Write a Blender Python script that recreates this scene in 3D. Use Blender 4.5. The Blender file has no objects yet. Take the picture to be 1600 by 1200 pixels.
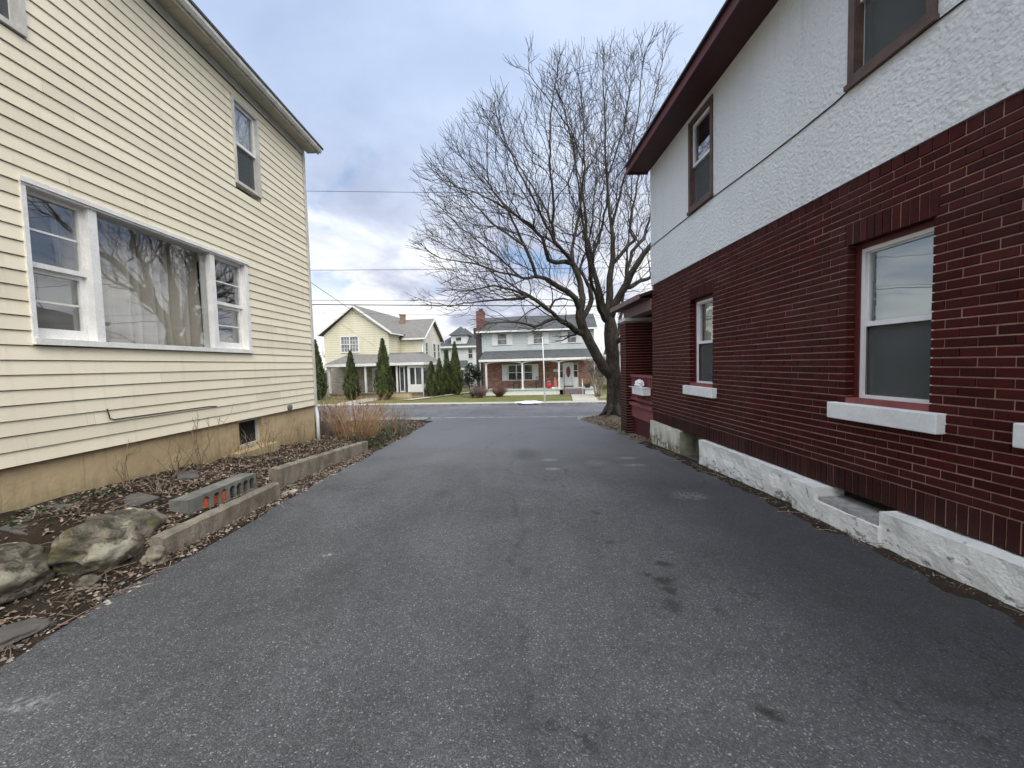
import bpy, bmesh, math, random
import numpy as np
from mathutils import Vector, Matrix, kdtree, noise
R = math.radians
sc = bpy.context.scene
col = sc.collection

# ------------------------------------------------------------------ camera
CAM_H = 1.55
FPX = 605.0                      # focal length in pixels of the 1600 px wide photograph
cam_d = bpy.data.cameras.new("camera"); cam_d.lens = FPX / 1600 * 36; cam_d.sensor_width = 36
cam_d.clip_start = .05; cam_d.clip_end = 1000
cam = bpy.data.objects.new("camera", cam_d); col.objects.link(cam)
CAMR = (Matrix.Rotation(-.012, 3, 'Z') @ Matrix.Rotation(math.pi / 2 - .0507, 3, 'X') @ Matrix.Rotation(-.0255, 3, 'Z'))
cam.matrix_world = Matrix.Translation((0, 0, CAM_H)) @ CAMR.to_4x4()
sc.camera = cam
sc.view_settings.view_transform = 'Standard'; sc.view_settings.look = 'None'
sc.view_settings.exposure = 0.55; sc.view_settings.gamma = 1.0
sc.cycles.max_bounces = 8; sc.cycles.transparent_max_bounces = 16
sc.cycles.caustics_reflective = False; sc.cycles.caustics_refractive = False


class NT:
    """small helper round a node tree"""
    def __init__(s, t): s.t, s.n, s.l = t, t.nodes, t.links
    def node(s, typ, ins=None, **props):
        nd = s.n.new(typ)
        for k, v in props.items(): setattr(nd, k, v)
        for k, v in (ins or {}).items():
            sk = nd.inputs[k]
            if hasattr(v, 'is_output'): s.l.new(v, sk)
            else:
                if sk.type == 'RGBA' and len(v) == 3: v = (*v, 1)
                sk.default_value = v
        return nd
    def m(s, op, a, b=0.0, c=None, clamp=False):
        d = {0: a, 1: b}
        if c is not None: d[2] = c
        return s.node('ShaderNodeMath', d, operation=op, use_clamp=clamp).outputs[0]
    def vm(s, op, a, b=(0, 0, 0)):
        nd = s.node('ShaderNodeVectorMath', {0: a, 1: b}, operation=op)
        return nd.outputs['Value'] if op in ('LENGTH', 'DOT_PRODUCT', 'DISTANCE') else nd.outputs[0]
    def noise(s, vec, scale, detail=4, rough=.55, dist=0.0, out=0):
        return s.node('ShaderNodeTexNoise', {'Vector': vec, 'Scale': scale, 'Detail': detail, 'Roughness': rough, 'Distortion': dist}).outputs[out]
    def ramp(s, fac, stops, interp='LINEAR'):
        r = s.node('ShaderNodeValToRGB', {0: fac}); r.color_ramp.interpolation = interp
        e = r.color_ramp.elements
        while len(e) < len(stops): e.new(.5)
        for i, (p, c) in enumerate(stops):
            if not hasattr(c, '__len__'): c = (c, c, c)
            e[i].position = p; e[i].color = (*c[:3], 1)
        return r.outputs[0]
    def mix(s, fac, a, b, mode='MIX'):
        nd = s.node('ShaderNodeMix', None, data_type='RGBA', blend_type=mode)
        for sk, v in ((nd.inputs[0], fac), (nd.inputs[6], a), (nd.inputs[7], b)):
            if hasattr(v, 'is_output'): s.l.new(v, sk)
            else:
                if sk.type == 'RGBA' and len(v) == 3: v = (*v, 1)
                sk.default_value = v
        return nd.outputs[2]
    def mr(s, v, a, b, c=0.0, d=1.0, smooth=True):
        return s.node('ShaderNodeMapRange', {0: v, 1: a, 2: b, 3: c, 4: d}, interpolation_type='SMOOTHSTEP' if smooth else 'LINEAR').outputs[0]


# ------------------------------------------------------------------ sky and sun
SUN_EL, SUN_AZ = R(52), R(150)            # azimuth from +Y, clockwise: behind the camera, to the right
w = bpy.data.worlds.new("World"); sc.world = w; w.use_nodes = True
nt = NT(w.node_tree); nt.n.clear()
sky = nt.node('ShaderNodeTexSky', None, sky_type='NISHITA', sun_disc=False, sun_elevation=SUN_EL, sun_rotation=SUN_AZ)
d = nt.node('ShaderNodeTexCoord').outputs['Generated']
sep = nt.node('ShaderNodeSeparateXYZ', {0: d}); dz = sep.outputs[2]
den = nt.m('ADD', nt.m('MAXIMUM', dz, 0.0), .22)
px_ = nt.m('DIVIDE', sep.outputs[0], den); py_ = nt.m('DIVIDE', sep.outputs[1], den)
cp = nt.node('ShaderNodeCombineXYZ', {0: px_, 1: py_, 2: .3}).outputs[0]
n_big = nt.noise(cp, .95, 6, .55, .45)
n_mid = nt.noise(nt.vm('ADD', cp, (3.7, 1.2, 0)), 2.1, 6, .55, .3)
n_gap = nt.noise(nt.vm('ADD', cp, (9.1, 4.4, 0)), 1.3, 5, .55, .4)
hi = nt.mr(dz, .20, .58)                                   # high cloud: smooth blue grey sheet
shade = nt.m('ADD', nt.m('MULTIPLY', n_big, .55), nt.m('MULTIPLY', n_mid, .45))
low_c = nt.ramp(shade, [(.39, (.365, .395, .49)), (.46, (.485, .515, .62)), (.52, (.62, .66, .73)), (.585, (.84, .85, .87))])
high_c = nt.ramp(shade, [(.38, (.33, .41, .58)), (.50, (.385, .475, .65)), (.60, (.47, .55, .71))])
cloud = nt.mix(hi, low_c, high_c)
warm = nt.m('MULTIPLY', nt.mr(dz, .36, .08), nt.mr(shade, .40, .58))
cloud = nt.mix(nt.m('MULTIPLY', warm, .85), cloud, (.86, .845, .82))
zen = nt.vm('DOT_PRODUCT', d, (.20, -.55, .81))            # sky out of view overhead and behind, brightened to light walls and asphalt
glow = nt.mr(zen, .42, .92, 0.0, 1.0)
gain = nt.m('ADD', 10.0, nt.m('MULTIPLY', glow, 26.0))     # background strength is 0.1
cloud = nt.mix(glow, cloud, (.585, .588, .590))
cloud10 = nt.vm('SCALE', cloud); nt.l.new(gain, cloud10.node.inputs['Scale'])
gapm = nt.m('MULTIPLY', nt.mr(n_gap, .50, .60), nt.m('MULTIPLY', nt.mr(dz, .10, .25), nt.mr(dz, .62, .40)))
blue = nt.mix(.35, nt.vm('MULTIPLY', sky.outputs[0], (1.0, 1.0, 1.0)), (2.7, 4.4, 7.6))
full = nt.mix(nt.m('MULTIPLY', gapm, .8), cloud10, blue)
bg = nt.node('ShaderNodeBackground', {0: full, 1: .1})
nt.l.new(bg.outputs[0], nt.node('ShaderNodeOutputWorld').inputs[0])

sd = bpy.data.lights.new("sun", 'SUN'); sd.energy = 1.0; sd.angle = R(35); sd.color = (1, .96, .9)
sun = bpy.data.objects.new("sun", sd); col.objects.link(sun)
sdir = Vector((math.sin(SUN_AZ) * math.cos(SUN_EL), math.cos(SUN_AZ) * math.cos(SUN_EL), math.sin(SUN_EL)))
sun.rotation_euler = sdir.to_track_quat('Z', 'Y').to_euler(); sun.location = sdir * 60


# ------------------------------------------------------------------ object helpers
def srgb(r, g, b):
    f = lambda c: (c / 255 / 12.92) if c < 10 else ((c / 255 + .055) / 1.055) ** 2.4
    return (f(r), f(g), f(b))

def tag(o, label=None, cat=None, group=None, kind=None):
    if label: o['label'] = label
    if cat: o['category'] = cat
    if group: o['group'] = group
    if kind: o['kind'] = kind
    return o

def thing(name, label, cat, loc=(0, 0, 0), rotz=0.0, group=None):
    o = bpy.data.objects.new(name, None); col.objects.link(o)
    o.location = loc; o.rotation_euler = (0, 0, rotz); o.empty_display_size = .2
    return tag(o, label, cat, group)

def copy_tree(o, parent=None):
    c = o.copy(); col.objects.link(c)
    if parent: c.parent = parent
    for ch in list(o.children): copy_tree(ch, c)
    return c


class MB:
    """collects shapes and links them as ONE mesh object; xf maps the coordinates used to local ones"""
    def __init__(s, xf=None): s.v, s.f, s.mi, s.t, s.xf = [], [], [], [], xf
    def add(s, vs, fs, mi=0, t=.5):
        b = len(s.v)
        s.v += [s.xf(*p) for p in vs] if s.xf else [tuple(p) for p in vs]
        for f in fs: s.f.append([i + b for i in f]); s.mi.append(mi); s.t.append(t)
    def box(s, x0, x1, y0, y1, z0, z1, mi=0, t=.5):
        s.add([(x0, y0, z0), (x1, y0, z0), (x1, y1, z0), (x0, y1, z0), (x0, y0, z1), (x1, y0, z1), (x1, y1, z1), (x0, y1, z1)],
              [(0, 3, 2, 1), (4, 5, 6, 7), (0, 1, 5, 4), (1, 2, 6, 5), (2, 3, 7, 6), (3, 0, 4, 7)], mi, t)
    def prism(s, pts, axis, lo, hi, mi=0, t=.5):
        """2-D outline pushed along an axis"""
        def P(a, b, c): return {'x': (c, a, b), 'y': (a, c, b), 'z': (a, b, c)}[axis]
        n = len(pts)
        s.add([P(a, b, lo) for a, b in pts] + [P(a, b, hi) for a, b in pts],
              [tuple(range(n))[::-1], tuple(range(n, 2 * n))] + [(i, (i + 1) % n, n + (i + 1) % n, n + i) for i in range(n)], mi, t)
    def quad(s, a, b, c, d_, mi=0, t=.5): s.add([a, b, c, d_], [(0, 1, 2, 3)], mi, t)
    def slab(s, pts, th, mi=0, t=.5):
        """a flat polygon given a thickness straight down"""
        n = len(pts)
        s.add([tuple(p) for p in pts] + [(p[0], p[1], p[2] - th) for p in pts],
              [tuple(range(n)), tuple(range(n, 2 * n))[::-1]] + [(i, n + i, n + (i + 1) % n, (i + 1) % n) for i in range(n)], mi, t)
    def tube(s, pts, rad, n=6, mi=0, t=.5, cap=True):
        pts = [Vector(p) for p in pts]
        if not hasattr(rad, '__len__'): rad = [rad] * len(pts)
        vs, fs = [], []
        up = None
        for i, p in enumerate(pts):
            dv = (pts[min(i + 1, len(pts) - 1)] - pts[max(i - 1, 0)])
            if dv.length < 1e-9: dv = Vector((0, 0, 1))
            dv.normalize()
            if up is None:
                up = dv.orthogonal().normalized()
            else:
                up = up - dv * up.dot(dv)
                up = up.normalized() if up.length > 1e-6 else dv.orthogonal().normalized()
            sd_ = dv.cross(up)
            for k in range(n):
                a = 2 * math.pi * k / n
                vs.append(p + (up * math.cos(a) + sd_ * math.sin(a)) * rad[i])
        for i in range(len(pts) - 1):
            for k in range(n):
                fs.append((i * n + k, i * n + (k + 1) % n, (i + 1) * n + (k + 1) % n, (i + 1) * n + k))
        if cap:
            fs.append(tuple(range(n))[::-1]); fs.append(tuple(range((len(pts) - 1) * n, len(pts) * n)))
        s.add(vs, fs, mi, t)
    def build(s, name, mats, parent=None, smooth=False, fix=True):
        me = bpy.data.meshes.new(name); me.from_pydata([tuple(v) for v in s.v], [], s.f)
        if not isinstance(mats, (list, tuple)): mats = [mats]
        for m_ in mats: me.materials.append(m_)
        me.polygons.foreach_set('material_index', s.mi)
        at = me.attributes.new('tint', 'FLOAT', 'FACE'); at.data.foreach_set('value', s.t)
        if smooth: me.polygons.foreach_set('use_smooth', [True] * len(s.f))
        if fix:
            bm = bmesh.new(); bm.from_mesh(me); bmesh.ops.recalc_face_normals(bm, faces=bm.faces); bm.to_mesh(me); bm.free()
        me.update()
        o = bpy.data.objects.new(name, me); col.objects.link(o)
        if parent: o.parent = parent
        return o


def grid(name, xs, ys, zf, mat_, smooth=True, parent=None):
    mb = MB(); nx = len(xs)
    mb.v = [(x, y, zf(x, y)) for y in ys for x in xs]
    for j in range(len(ys) - 1):
        for i in range(nx - 1):
            a = j * nx + i
            mb.f.append((a, a + 1, a + 1 + nx, a + nx)); mb.mi.append(0); mb.t.append(.5)
    return mb.build(name, mat_, parent, smooth, False)


# ------------------------------------------------------------------ materials
def mat(name, fn):
    m_ = bpy.data.materials.new(name); m_.use_nodes = True
    t = NT(m_.node_tree); t.n.clear()
    t.obj = t.node('ShaderNodeTexCoord').outputs['Object']
    t.tint = t.node('ShaderNodeAttribute', None, attribute_name='tint').outputs['Fac']
    r = fn(t)
    if isinstance(r, dict):
        p = t.node('ShaderNodeBsdfPrincipled')
        bump = r.pop('bump', None)
        if bump:
            h, dist = bump
            b = t.node('ShaderNodeBump', {'Height': h, 'Distance': dist, 'Strength': 1.0}); t.l.new(b.outputs[0], p.inputs['Normal'])
        for k, v in r.items():
            sk = p.inputs[k]
            if hasattr(v, 'is_output'): t.l.new(v, sk)
            else: sk.default_value = (*v, 1) if hasattr(v, '__len__') and len(v) == 3 and sk.type == 'RGBA' else v
        r = p.outputs[0]
    t.l.new(r, t.node('ShaderNodeOutputMaterial').inputs[0])
    return m_

def std(name, c1, c2=None, scale=4, rough=.75, bump=0.0, bscale=40, tint=0.0, spec=.35, detail=5, stretch=(1, 1, 1), fine=.12):
    """two colours mixed by noise, a finer speckle on top, optional per-face tint and bump"""
    def fn(t):
        v = t.vm('MULTIPLY', t.obj, stretch)
        n = t.noise(v, scale, detail, .6, .3)
        c = t.mix(t.mr(n, .3, .7), c1, c2 if c2 else tuple(x * .8 for x in c1))
        n2 = t.noise(v, scale * 9, 3, .6)
        k = t.m('ADD', 1 - fine, t.m('MULTIPLY', n2, fine * 2))
        if tint: k = t.m('MULTIPLY', k, t.m('ADD', 1 - tint / 2, t.m('MULTIPLY', t.tint, tint)))
        cc = t.vm('SCALE', c); t.l.new(k, cc.node.inputs['Scale'])
        r = {'Base Color': cc, 'Roughness': rough, 'Specular IOR Level': spec}
        if bump: r['bump'] = (t.noise(v, bscale, 4, .6), bump)
        return r
    return mat(name, fn)

def siding_mat(name, c1, expo, line=.55, width=.1, rough=.6):
    """far house cladding: horizontal boards with a dark lap line"""
    def fn(t):
        z = t.node('ShaderNodeSeparateXYZ', {0: t.obj}).outputs[2]
        fr = t.m('FRACT', t.m('DIVIDE', t.m('ADD', z, 50.0), expo))
        n = t.noise(t.vm('MULTIPLY', t.obj, (1, 1, .4)), 1.1, 5, .6)
        base = t.mix(t.mr(n, .3, .7), c1, tuple(x * .86 for x in c1))
        ln = t.m('LESS_THAN', fr, width)
        c = t.mix(t.m('MULTIPLY', ln, line), base, tuple(x * .35 for x in c1))
        return {'Base Color': c, 'Roughness': rough, 'Specular IOR Level': .3, 'bump': (fr, .02)}
    return mat(name, fn)

def asphalt(name, base, stains=(), scuffs=(), dark_side=False, seam=False):
    def fn(t):
        p = t.obj
        sx = t.node('ShaderNodeSeparateXYZ', {0: p})
        vor = t.node('ShaderNodeTexVoronoi', {'Vector': p, 'Scale': 150.0}); vc = vor.outputs['Color']
        ag = t.node('ShaderNodeSeparateColor', {0: vc}).outputs[0]
        spk = t.ramp(ag, [(0, .60), (.45, .88), (.80, 1.08), (.93, 1.4), (.985, 2.3), (1, 3.2)])
        n1 = t.noise(p, 330, 2, .7); n2 = t.noise(p, .55, 6, .6, .4); n3 = t.noise(t.vm('MULTIPLY', p, (1.6, .18, 1)), 1.3, 5, .6)
        n4 = t.noise(p, 14, 4, .65)
        k = t.m('MULTIPLY', t.m('ADD', .5, n1), t.mr(n2, .28, .72, .78, 1.18))
        k = t.m('MULTIPLY', k, t.mr(n3, .3, .7, .90, 1.08)); k = t.m('MULTIPLY', k, t.mr(n4, .25, .75, .88, 1.12))
        c = t.mix(1.0, base, spk, 'MULTIPLY')
        c = t.vm('SCALE', c); t.l.new(k, c.node.inputs['Scale'])
        wob = t.noise(p, 8.0, 6, .7, .3, 1); wob = t.vm('SCALE', t.vm('SUBTRACT', wob, (.5, .5, .5)))
        wob.node.inputs['Scale'].default_value = .22
        q = t.vm('ADD', p, wob)
        def blob(lst):
            acc = None
            for (x, y, rx, ry, st) in lst:
                dd = t.vm('LENGTH', t.vm('MULTIPLY', t.vm('SUBTRACT', q, (x, y, 0)), (1 / rx, 1 / ry, 0)))
                b = t.mr(dd, 1.25, .25, 0, st)
                acc = b if acc is None else t.m('MAXIMUM', acc, b)
            return acc
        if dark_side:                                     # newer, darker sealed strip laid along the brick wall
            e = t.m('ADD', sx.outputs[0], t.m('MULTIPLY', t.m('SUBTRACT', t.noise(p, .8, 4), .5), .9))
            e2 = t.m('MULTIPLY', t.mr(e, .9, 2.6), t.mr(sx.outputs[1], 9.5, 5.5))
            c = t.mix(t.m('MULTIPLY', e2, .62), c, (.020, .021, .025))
        if seam:
            wx = t.m('ADD', sx.outputs[0], t.m('MULTIPLY', t.m('SUBTRACT', t.noise(p, 1.5, 5, .7), .5), .6))
            ln = t.m('MULTIPLY', t.mr(t.m('ABSOLUTE', t.m('SUBTRACT', wx, .05)), .075, .0), t.mr(t.noise(p, 2.2, 3), .38, .6))
            c = t.mix(t.m('MULTIPLY', ln, .34), c, (.022, .022, .023))
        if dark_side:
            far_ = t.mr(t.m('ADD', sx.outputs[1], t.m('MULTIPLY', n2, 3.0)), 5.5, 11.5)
            c = t.mix(t.m('MULTIPLY', far_, .7), c, (.172, .175, .184))  # older far asphalt; its pale grazing sheen is also painted into the colour
        pw = t.vm('ADD', p, t.vm('SCALE', t.noise(p, 1.6, 5, .65, 0, 1))); 
        ck = t.node('ShaderNodeTexVoronoi', {'Vector': t.vm('MULTIPLY', pw, (1.0, .55, 1)), 'Scale': .55}, feature='DISTANCE_TO_EDGE').outputs['Distance']
        ckm = t.m('MULTIPLY', t.mr(ck, .006, .001), t.mr(t.noise(p, .45, 3, .5), .46, .56))
        c = t.mix(t.m('MULTIPLY', ckm, .55), c, (.018, .018, .018))
        if stains: c = t.mix(blob(stains), c, (.017, .016, .014))
        if scuffs: c = t.mix(t.m('MULTIPLY', blob(scuffs), t.mr(t.noise(p, 30, 4, .7), .4, .62)), c, (.42, .42, .41))
        h = t.m('ADD', t.m('MULTIPLY', vor.outputs['Distance'], -.8), t.m('MULTIPLY', n1, .4))
        return {'Base Color': c, 'Roughness': .82, 'Specular IOR Level': .35, 'bump': (h, .006)}
    return mat(name, fn)

M = {}
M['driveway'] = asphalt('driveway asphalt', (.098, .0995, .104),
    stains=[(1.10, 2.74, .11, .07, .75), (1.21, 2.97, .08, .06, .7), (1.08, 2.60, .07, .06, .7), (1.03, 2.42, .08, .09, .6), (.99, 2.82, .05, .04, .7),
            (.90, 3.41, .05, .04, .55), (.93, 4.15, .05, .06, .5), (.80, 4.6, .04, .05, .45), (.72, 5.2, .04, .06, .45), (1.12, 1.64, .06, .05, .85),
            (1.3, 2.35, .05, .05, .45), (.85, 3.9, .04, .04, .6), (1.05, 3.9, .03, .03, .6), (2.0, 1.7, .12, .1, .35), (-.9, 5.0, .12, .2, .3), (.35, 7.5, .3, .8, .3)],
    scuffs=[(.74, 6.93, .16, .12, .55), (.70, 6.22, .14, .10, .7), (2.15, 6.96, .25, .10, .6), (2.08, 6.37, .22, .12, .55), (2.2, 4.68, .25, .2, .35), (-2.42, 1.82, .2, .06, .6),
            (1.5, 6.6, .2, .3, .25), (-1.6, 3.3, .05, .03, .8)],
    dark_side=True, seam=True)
M['street'] = asphalt('street asphalt', (.135, .134, .140))
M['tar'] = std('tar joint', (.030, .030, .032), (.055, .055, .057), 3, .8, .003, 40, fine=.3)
M['soil'] = std('soil', (.024, .018, .014), (.046, .035, .026), 6, .95, .02, 35, fine=.35, spec=.1)
M['verge'] = std('verge earth', (.10, .082, .058), (.17, .145, .105), 3.5, .95, .02, 30, fine=.35, spec=.1)
M['ground'] = std('ground', (.08, .085, .045), (.12, .11, .065), .6, .95, .02, 10, fine=.3, spec=.1)
M['lawn'] = std('lawn', (.125, .135, .045), (.19, .175, .075), 1.1, .95, .05, 30, fine=.35, spec=.1)
M['walk'] = std('concrete walk', (.36, .335, .28), (.46, .43, .37), 2.5, .85, .004, 60, fine=.15)
M['kerb'] = std('concrete kerb', (.17, .165, .15), (.30, .29, .26), 4, .85, .006, 60, fine=.2)
M['curb_old'] = std('weathered concrete', (.145, .125, .095), (.27, .24, .185), 5, .9, .012, 45, fine=.3, stretch=(1, 1, .6))
M['block'] = std('grey block', (.115, .115, .10), (.20, .20, .178), 7, .9, .006, 90, fine=.25)
M['orange_brick'] = std('orange brick', (.62, .14, .05), (.42, .07, .03), 12, .85, .01, 60, fine=.3)
M['slate'] = std('slate', (.075, .070, .066), (.12, .11, .10), 4, .75, .008, 30, fine=.2)
M['pebble'] = std('pebble', (.22, .20, .17), (.40, .37, .32), 9, .85, .01, 50, tint=.7, fine=.25)
M['leaf'] = std('dead leaves', (.27, .21, .16), (.145, .105, .078), 3, .8, 0, tint=1.3, fine=.25, spec=.25)
M['stem_tan'] = std('dry stems', (.46, .32, .19), (.27, .145, .075), 5, .8, 0, tint=1.0, fine=.2)
M['stem_grey'] = std('grey stems', (.27, .22, .17), (.17, .13, .10), 5, .8, 0, tint=.9, fine=.2)
M['weed'] = std('dead weed', (.16, .11, .065), (.28, .21, .13), 8, .85, 0, tint=.8)
M['ivy'] = std('ivy leaves', (.045, .065, .028), (.085, .095, .045), 5, .6, 0, tint=1.2)
M['cream'] = None
def f_cream(t):
    n = t.noise(t.vm('MULTIPLY', t.obj, (1, .35, 1)), 1.3, 6, .6, .3)
    n2 = t.noise(t.vm('MULTIPLY', t.obj, (1, 2.5, 12)), 3.0, 5, .65)
    c = t.mix(t.mr(n, .32, .68), (.825, .752, .572), (.775, .70, .53))
    c = t.mix(t.m('MULTIPLY', t.mr(n2, .55, .8), .35), c, (.66, .58, .41))
    st_ = t.noise(t.vm('MULTIPLY', t.obj, (1, 6, .45)), 1.6, 6, .65)
    c = t.mix(t.m('MULTIPLY', t.mr(st_, .52, .68), .30), c, (.60, .55, .41))
    k = t.m('ADD', .92, t.m('MULTIPLY', t.tint, .16))
    cc = t.vm('SCALE', c); t.l.new(k, cc.node.inputs['Scale'])
    return {'Base Color': cc, 'Roughness': .55, 'Specular IOR Level': .35, 'bump': (t.noise(t.vm('MULTIPLY', t.obj, (1, 4, 40)), 4, 4), .002)}
M['cream'] = mat('cream siding paint', f_cream)
M['lap_gap'] = std('dirty lap gap', (.045, .032, .022), (.075, .054, .036), 6, .9)
def f_found(t):
    s3 = t.node('ShaderNodeSeparateXYZ', {0: t.obj})
    n = t.noise(t.vm('MULTIPLY', t.obj, (1, .7, 1.2)), 2.2, 6, .62, .4)
    c = t.mix(t.mr(n, .36, .64), (.53, .405, .24), (.41, .31, .18))
    streak = t.noise(t.vm('MULTIPLY', t.obj, (1, 7, .8)), 2.0, 5, .6)
    hh = t.m('ADD', s3.outputs[2], t.m('MULTIPLY', s3.outputs[1], .07))       # stained towards the soil, which falls along the wall
    low = t.mr(t.m('SUBTRACT', hh, t.m('MULTIPLY', streak, .42)), .66, .28)
    c = t.mix(t.m('MULTIPLY', low, .8), c, (.155, .145, .065))
    vs_ = t.noise(t.vm('MULTIPLY', t.obj, (1, 5, .35)), 2.6, 6, .7)
    c = t.mix(t.m('MULTIPLY', t.mr(vs_, .52, .66), .45), c, (.25, .20, .10))
    cr = t.m('MULTIPLY', t.mr(t.noise(t.obj, 9, 5, .7), .58, .72), .5)
    c = t.mix(cr, c, (.56, .47, .32))
    return {'Base Color': c, 'Roughness': .85, 'Specular IOR Level': .25, 'bump': (t.noise(t.obj, 30, 6, .6), .006)}
M['found'] = mat('stained parged foundation', f_found)
def f_peel(base, under, th, moss):
    def fn(t):
        s3 = t.node('ShaderNodeSeparateXYZ', {0: t.obj})
        n = t.noise(t.obj, 3.2, 6, .6, .3)
        c = t.mix(t.mr(n, .3, .7), base, tuple(x * .86 for x in base))
        pl = t.noise(t.vm('MULTIPLY', t.obj, (1, 1, 1.6)), 8.0, 7, .72, .5)
        low = t.mr(s3.outputs[2], .12, -.12, 0, .10)
        e = t.mr(t.m('ADD', pl, low), th, th + .035)
        c = t.mix(e, c, under)
        if moss:
            mo = t.m('MULTIPLY', t.mr(t.noise(t.vm('MULTIPLY', t.obj, (1, 2, .5)), 5, 6, .7), .40, .60), t.mr(s3.outputs[2], .20, -.20, .15, 1))
            c = t.mix(t.m('MULTIPLY', mo, .85), c, (.15, .125, .065))
        h = t.m('ADD', t.m('MULTIPLY', e, -.5), t.noise(t.obj, 26, 5, .65))
        return {'Base Color': c, 'Roughness': .7, 'Specular IOR Level': .3, 'bump': (h, .014)}
    return fn
M['plinth'] = mat('peeling white masonry paint', f_peel((.82, .83, .80), (.30, .30, .28), .625, False))
M['plinth_moss'] = mat('mossy white masonry paint', f_peel((.70, .68, .58), (.24, .22, .17), .60, True))
M['bare_conc'] = std('bare concrete', (.24, .235, .23), (.40, .39, .385), 14, .9, .015, 50, fine=.35)
M['mossy_conc'] = std('mossy concrete', (.16, .165, .11), (.25, .25, .19), 6, .9, .01, 40, fine=.25)
def f_brick(t):
    n = t.noise(t.obj, 9, 5, .6)
    c = t.mix(t.mr(n, .3, .75), (.058, .0082, .0072), (.039, .0072, .0066))
    z_ = t.node('ShaderNodeSeparateXYZ', {0: t.obj}).outputs[2]
    big_ = t.noise(t.vm('MULTIPLY', t.obj, (1, 1, .7)), .9, 5, .6)
    c = t.mix(t.m('MULTIPLY', t.mr(big_, .50, .64), .35), c, (.060, .026, .022))
    c = t.mix(t.m('MULTIPLY', t.mr(t.m('SUBTRACT', z_, t.m('MULTIPLY', big_, .5)), .55, .05), .55), c, (.028, .017, .014))
    chip = t.mr(t.noise(t.obj, 38, 4, .7), .70, .74); c = t.mix(t.m('MULTIPLY', chip, .35), c, (.20, .14, .12))
    k = t.m('ADD', .74, t.m('MULTIPLY', t.tint, .52))
    cc = t.vm('SCALE', c); t.l.new(k, cc.node.inputs['Scale'])
    return {'Base Color': cc, 'Roughness': .55, 'Specular IOR Level': .11, 'bump': (t.noise(t.obj, 45, 5, .65), .005)}
M['brick'] = mat('painted maroon brick', f_brick)
M['mortar'] = std('mortar', (.46, .29, .235), (.34, .205, .165), 7, .9, .004, 80, fine=.25)
def f_stucco(t):
    v = t.node('ShaderNodeTexVoronoi', {'Vector': t.vm('ADD', t.obj, t.vm('MULTIPLY', t.noise(t.obj, 6, 4, .6, 0, 1), (.05, .05, .05))), 'Scale': 30.0}, feature='SMOOTH_F1')
    n = t.noise(t.vm('MULTIPLY', t.obj, (1, .8, 1)), 34, 5, .6, .5); n2 = t.noise(t.obj, 90, 3, .6)
    h = t.m('ADD', t.m('MULTIPLY', v.outputs['Distance'], .9), t.m('ADD', n, t.m('MULTIPLY', n2, .25)))
    g = t.noise(t.vm('MULTIPLY', t.obj, (1, 1, .5)), .8, 5, .6)
    c = t.mix(t.mr(g, .3, .7), (.76, .785, .80), (.70, .725, .735))
    sk_ = t.noise(t.vm('MULTIPLY', t.obj, (1, 5, .35)), 1.5, 6, .65)
    c = t.mix(t.m('MULTIPLY', t.mr(sk_, .53, .68), .35), c, (.56, .57, .56))
    return {'Base Color': c, 'Roughness': .75, 'Specular IOR Level': .3, 'bump': (h, .013)}
M['stucco'] = mat('white rough stucco', f_stucco)
M['maroon'] = std('maroon trim paint', (.120, .022, .024), (.085, .018, .02), 5, .5, .003, 40, fine=.2)
M['maroon_dull'] = std('faded red paint', (.25, .075, .075), (.19, .055, .055), 5, .7, .003, 40, fine=.2)
M['taupe'] = std('faded taupe trim', (.25, .165, .16), (.19, .125, .12), 5, .7, .003, 40, fine=.2)
M['maroon_dark'] = std('dark maroon soffit', (.060, .014, .014), (.045, .012, .012), 3, .55, fine=.2)
M['brown_trim'] = std('brown window trim', (.13, .085, .07), (.085, .05, .042), 6, .6, .003, 50, fine=.25)
M['white'] = std('white paint', (.80, .81, .82), (.74, .75, .76), 3, .45, fine=.05)
M['white_worn'] = std('worn white paint', (.84, .83, .80), (.74, .72, .68), 7, .6, .004, 60, fine=.2)
M['sill'] = std('white sill paint', (.78, .80, .80), (.68, .70, .70), 5, .6, .003, 40, fine=.1)
M['grey_trim'] = std('weathered grey trim', (.62, .605, .55), (.48, .465, .42), 5, .7, .002, 30, fine=.15)
M['soffit'] = std('grey soffit', (.44, .42, .34), (.36, .345, .28), 3, .7, fine=.1)
M['shingle'] = std('dark shingles', (.060, .062, .062), (.10, .10, .098), 5, .9, .01, 25, fine=.4)
M['shingle_grey'] = std('grey shingles', (.15, .142, .130), (.205, .195, .18), 2.5, .9, .02, 14, fine=.3, stretch=(1, 1, 3))
M['shingle_dark'] = std('charcoal shingles', (.055, .060, .062), (.090, .094, .096), 2.5, .9, .02, 14, fine=.35, stretch=(1, 1, 3))
M['shade'] = std('pale window shade', (.52, .57, .58), (.46, .51, .53), 2, .8, fine=.04)
M['grey_shade'] = std('grey shade', (.33, .32, .29), (.26, .25, .23), 3, .8, fine=.06)
M['blind'] = std('cream blind', (.66, .66, .58), (.60, .60, .53), 3, .8, fine=.05)
M['screen'] = mat('insect screen', lambda t: t.node('ShaderNodeMixShader', {0: .60, 1: t.node('ShaderNodeBsdfTransparent').outputs[0], 2: t.node('ShaderNodeBsdfDiffuse', {'Color': (.12, .13, .13)}).outputs[0]}).outputs[0])
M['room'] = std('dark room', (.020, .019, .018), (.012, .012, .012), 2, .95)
M['curtain'] = std('beige curtain', (.70, .64, .55), (.62, .56, .47), 1.5, .9, 0, fine=.08)
M['black'] = std('black cable', (.018, .018, .018), None, 4, .6)
M['wire'] = std('overhead wire', (.045, .045, .048), None, 4, .6)
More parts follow.
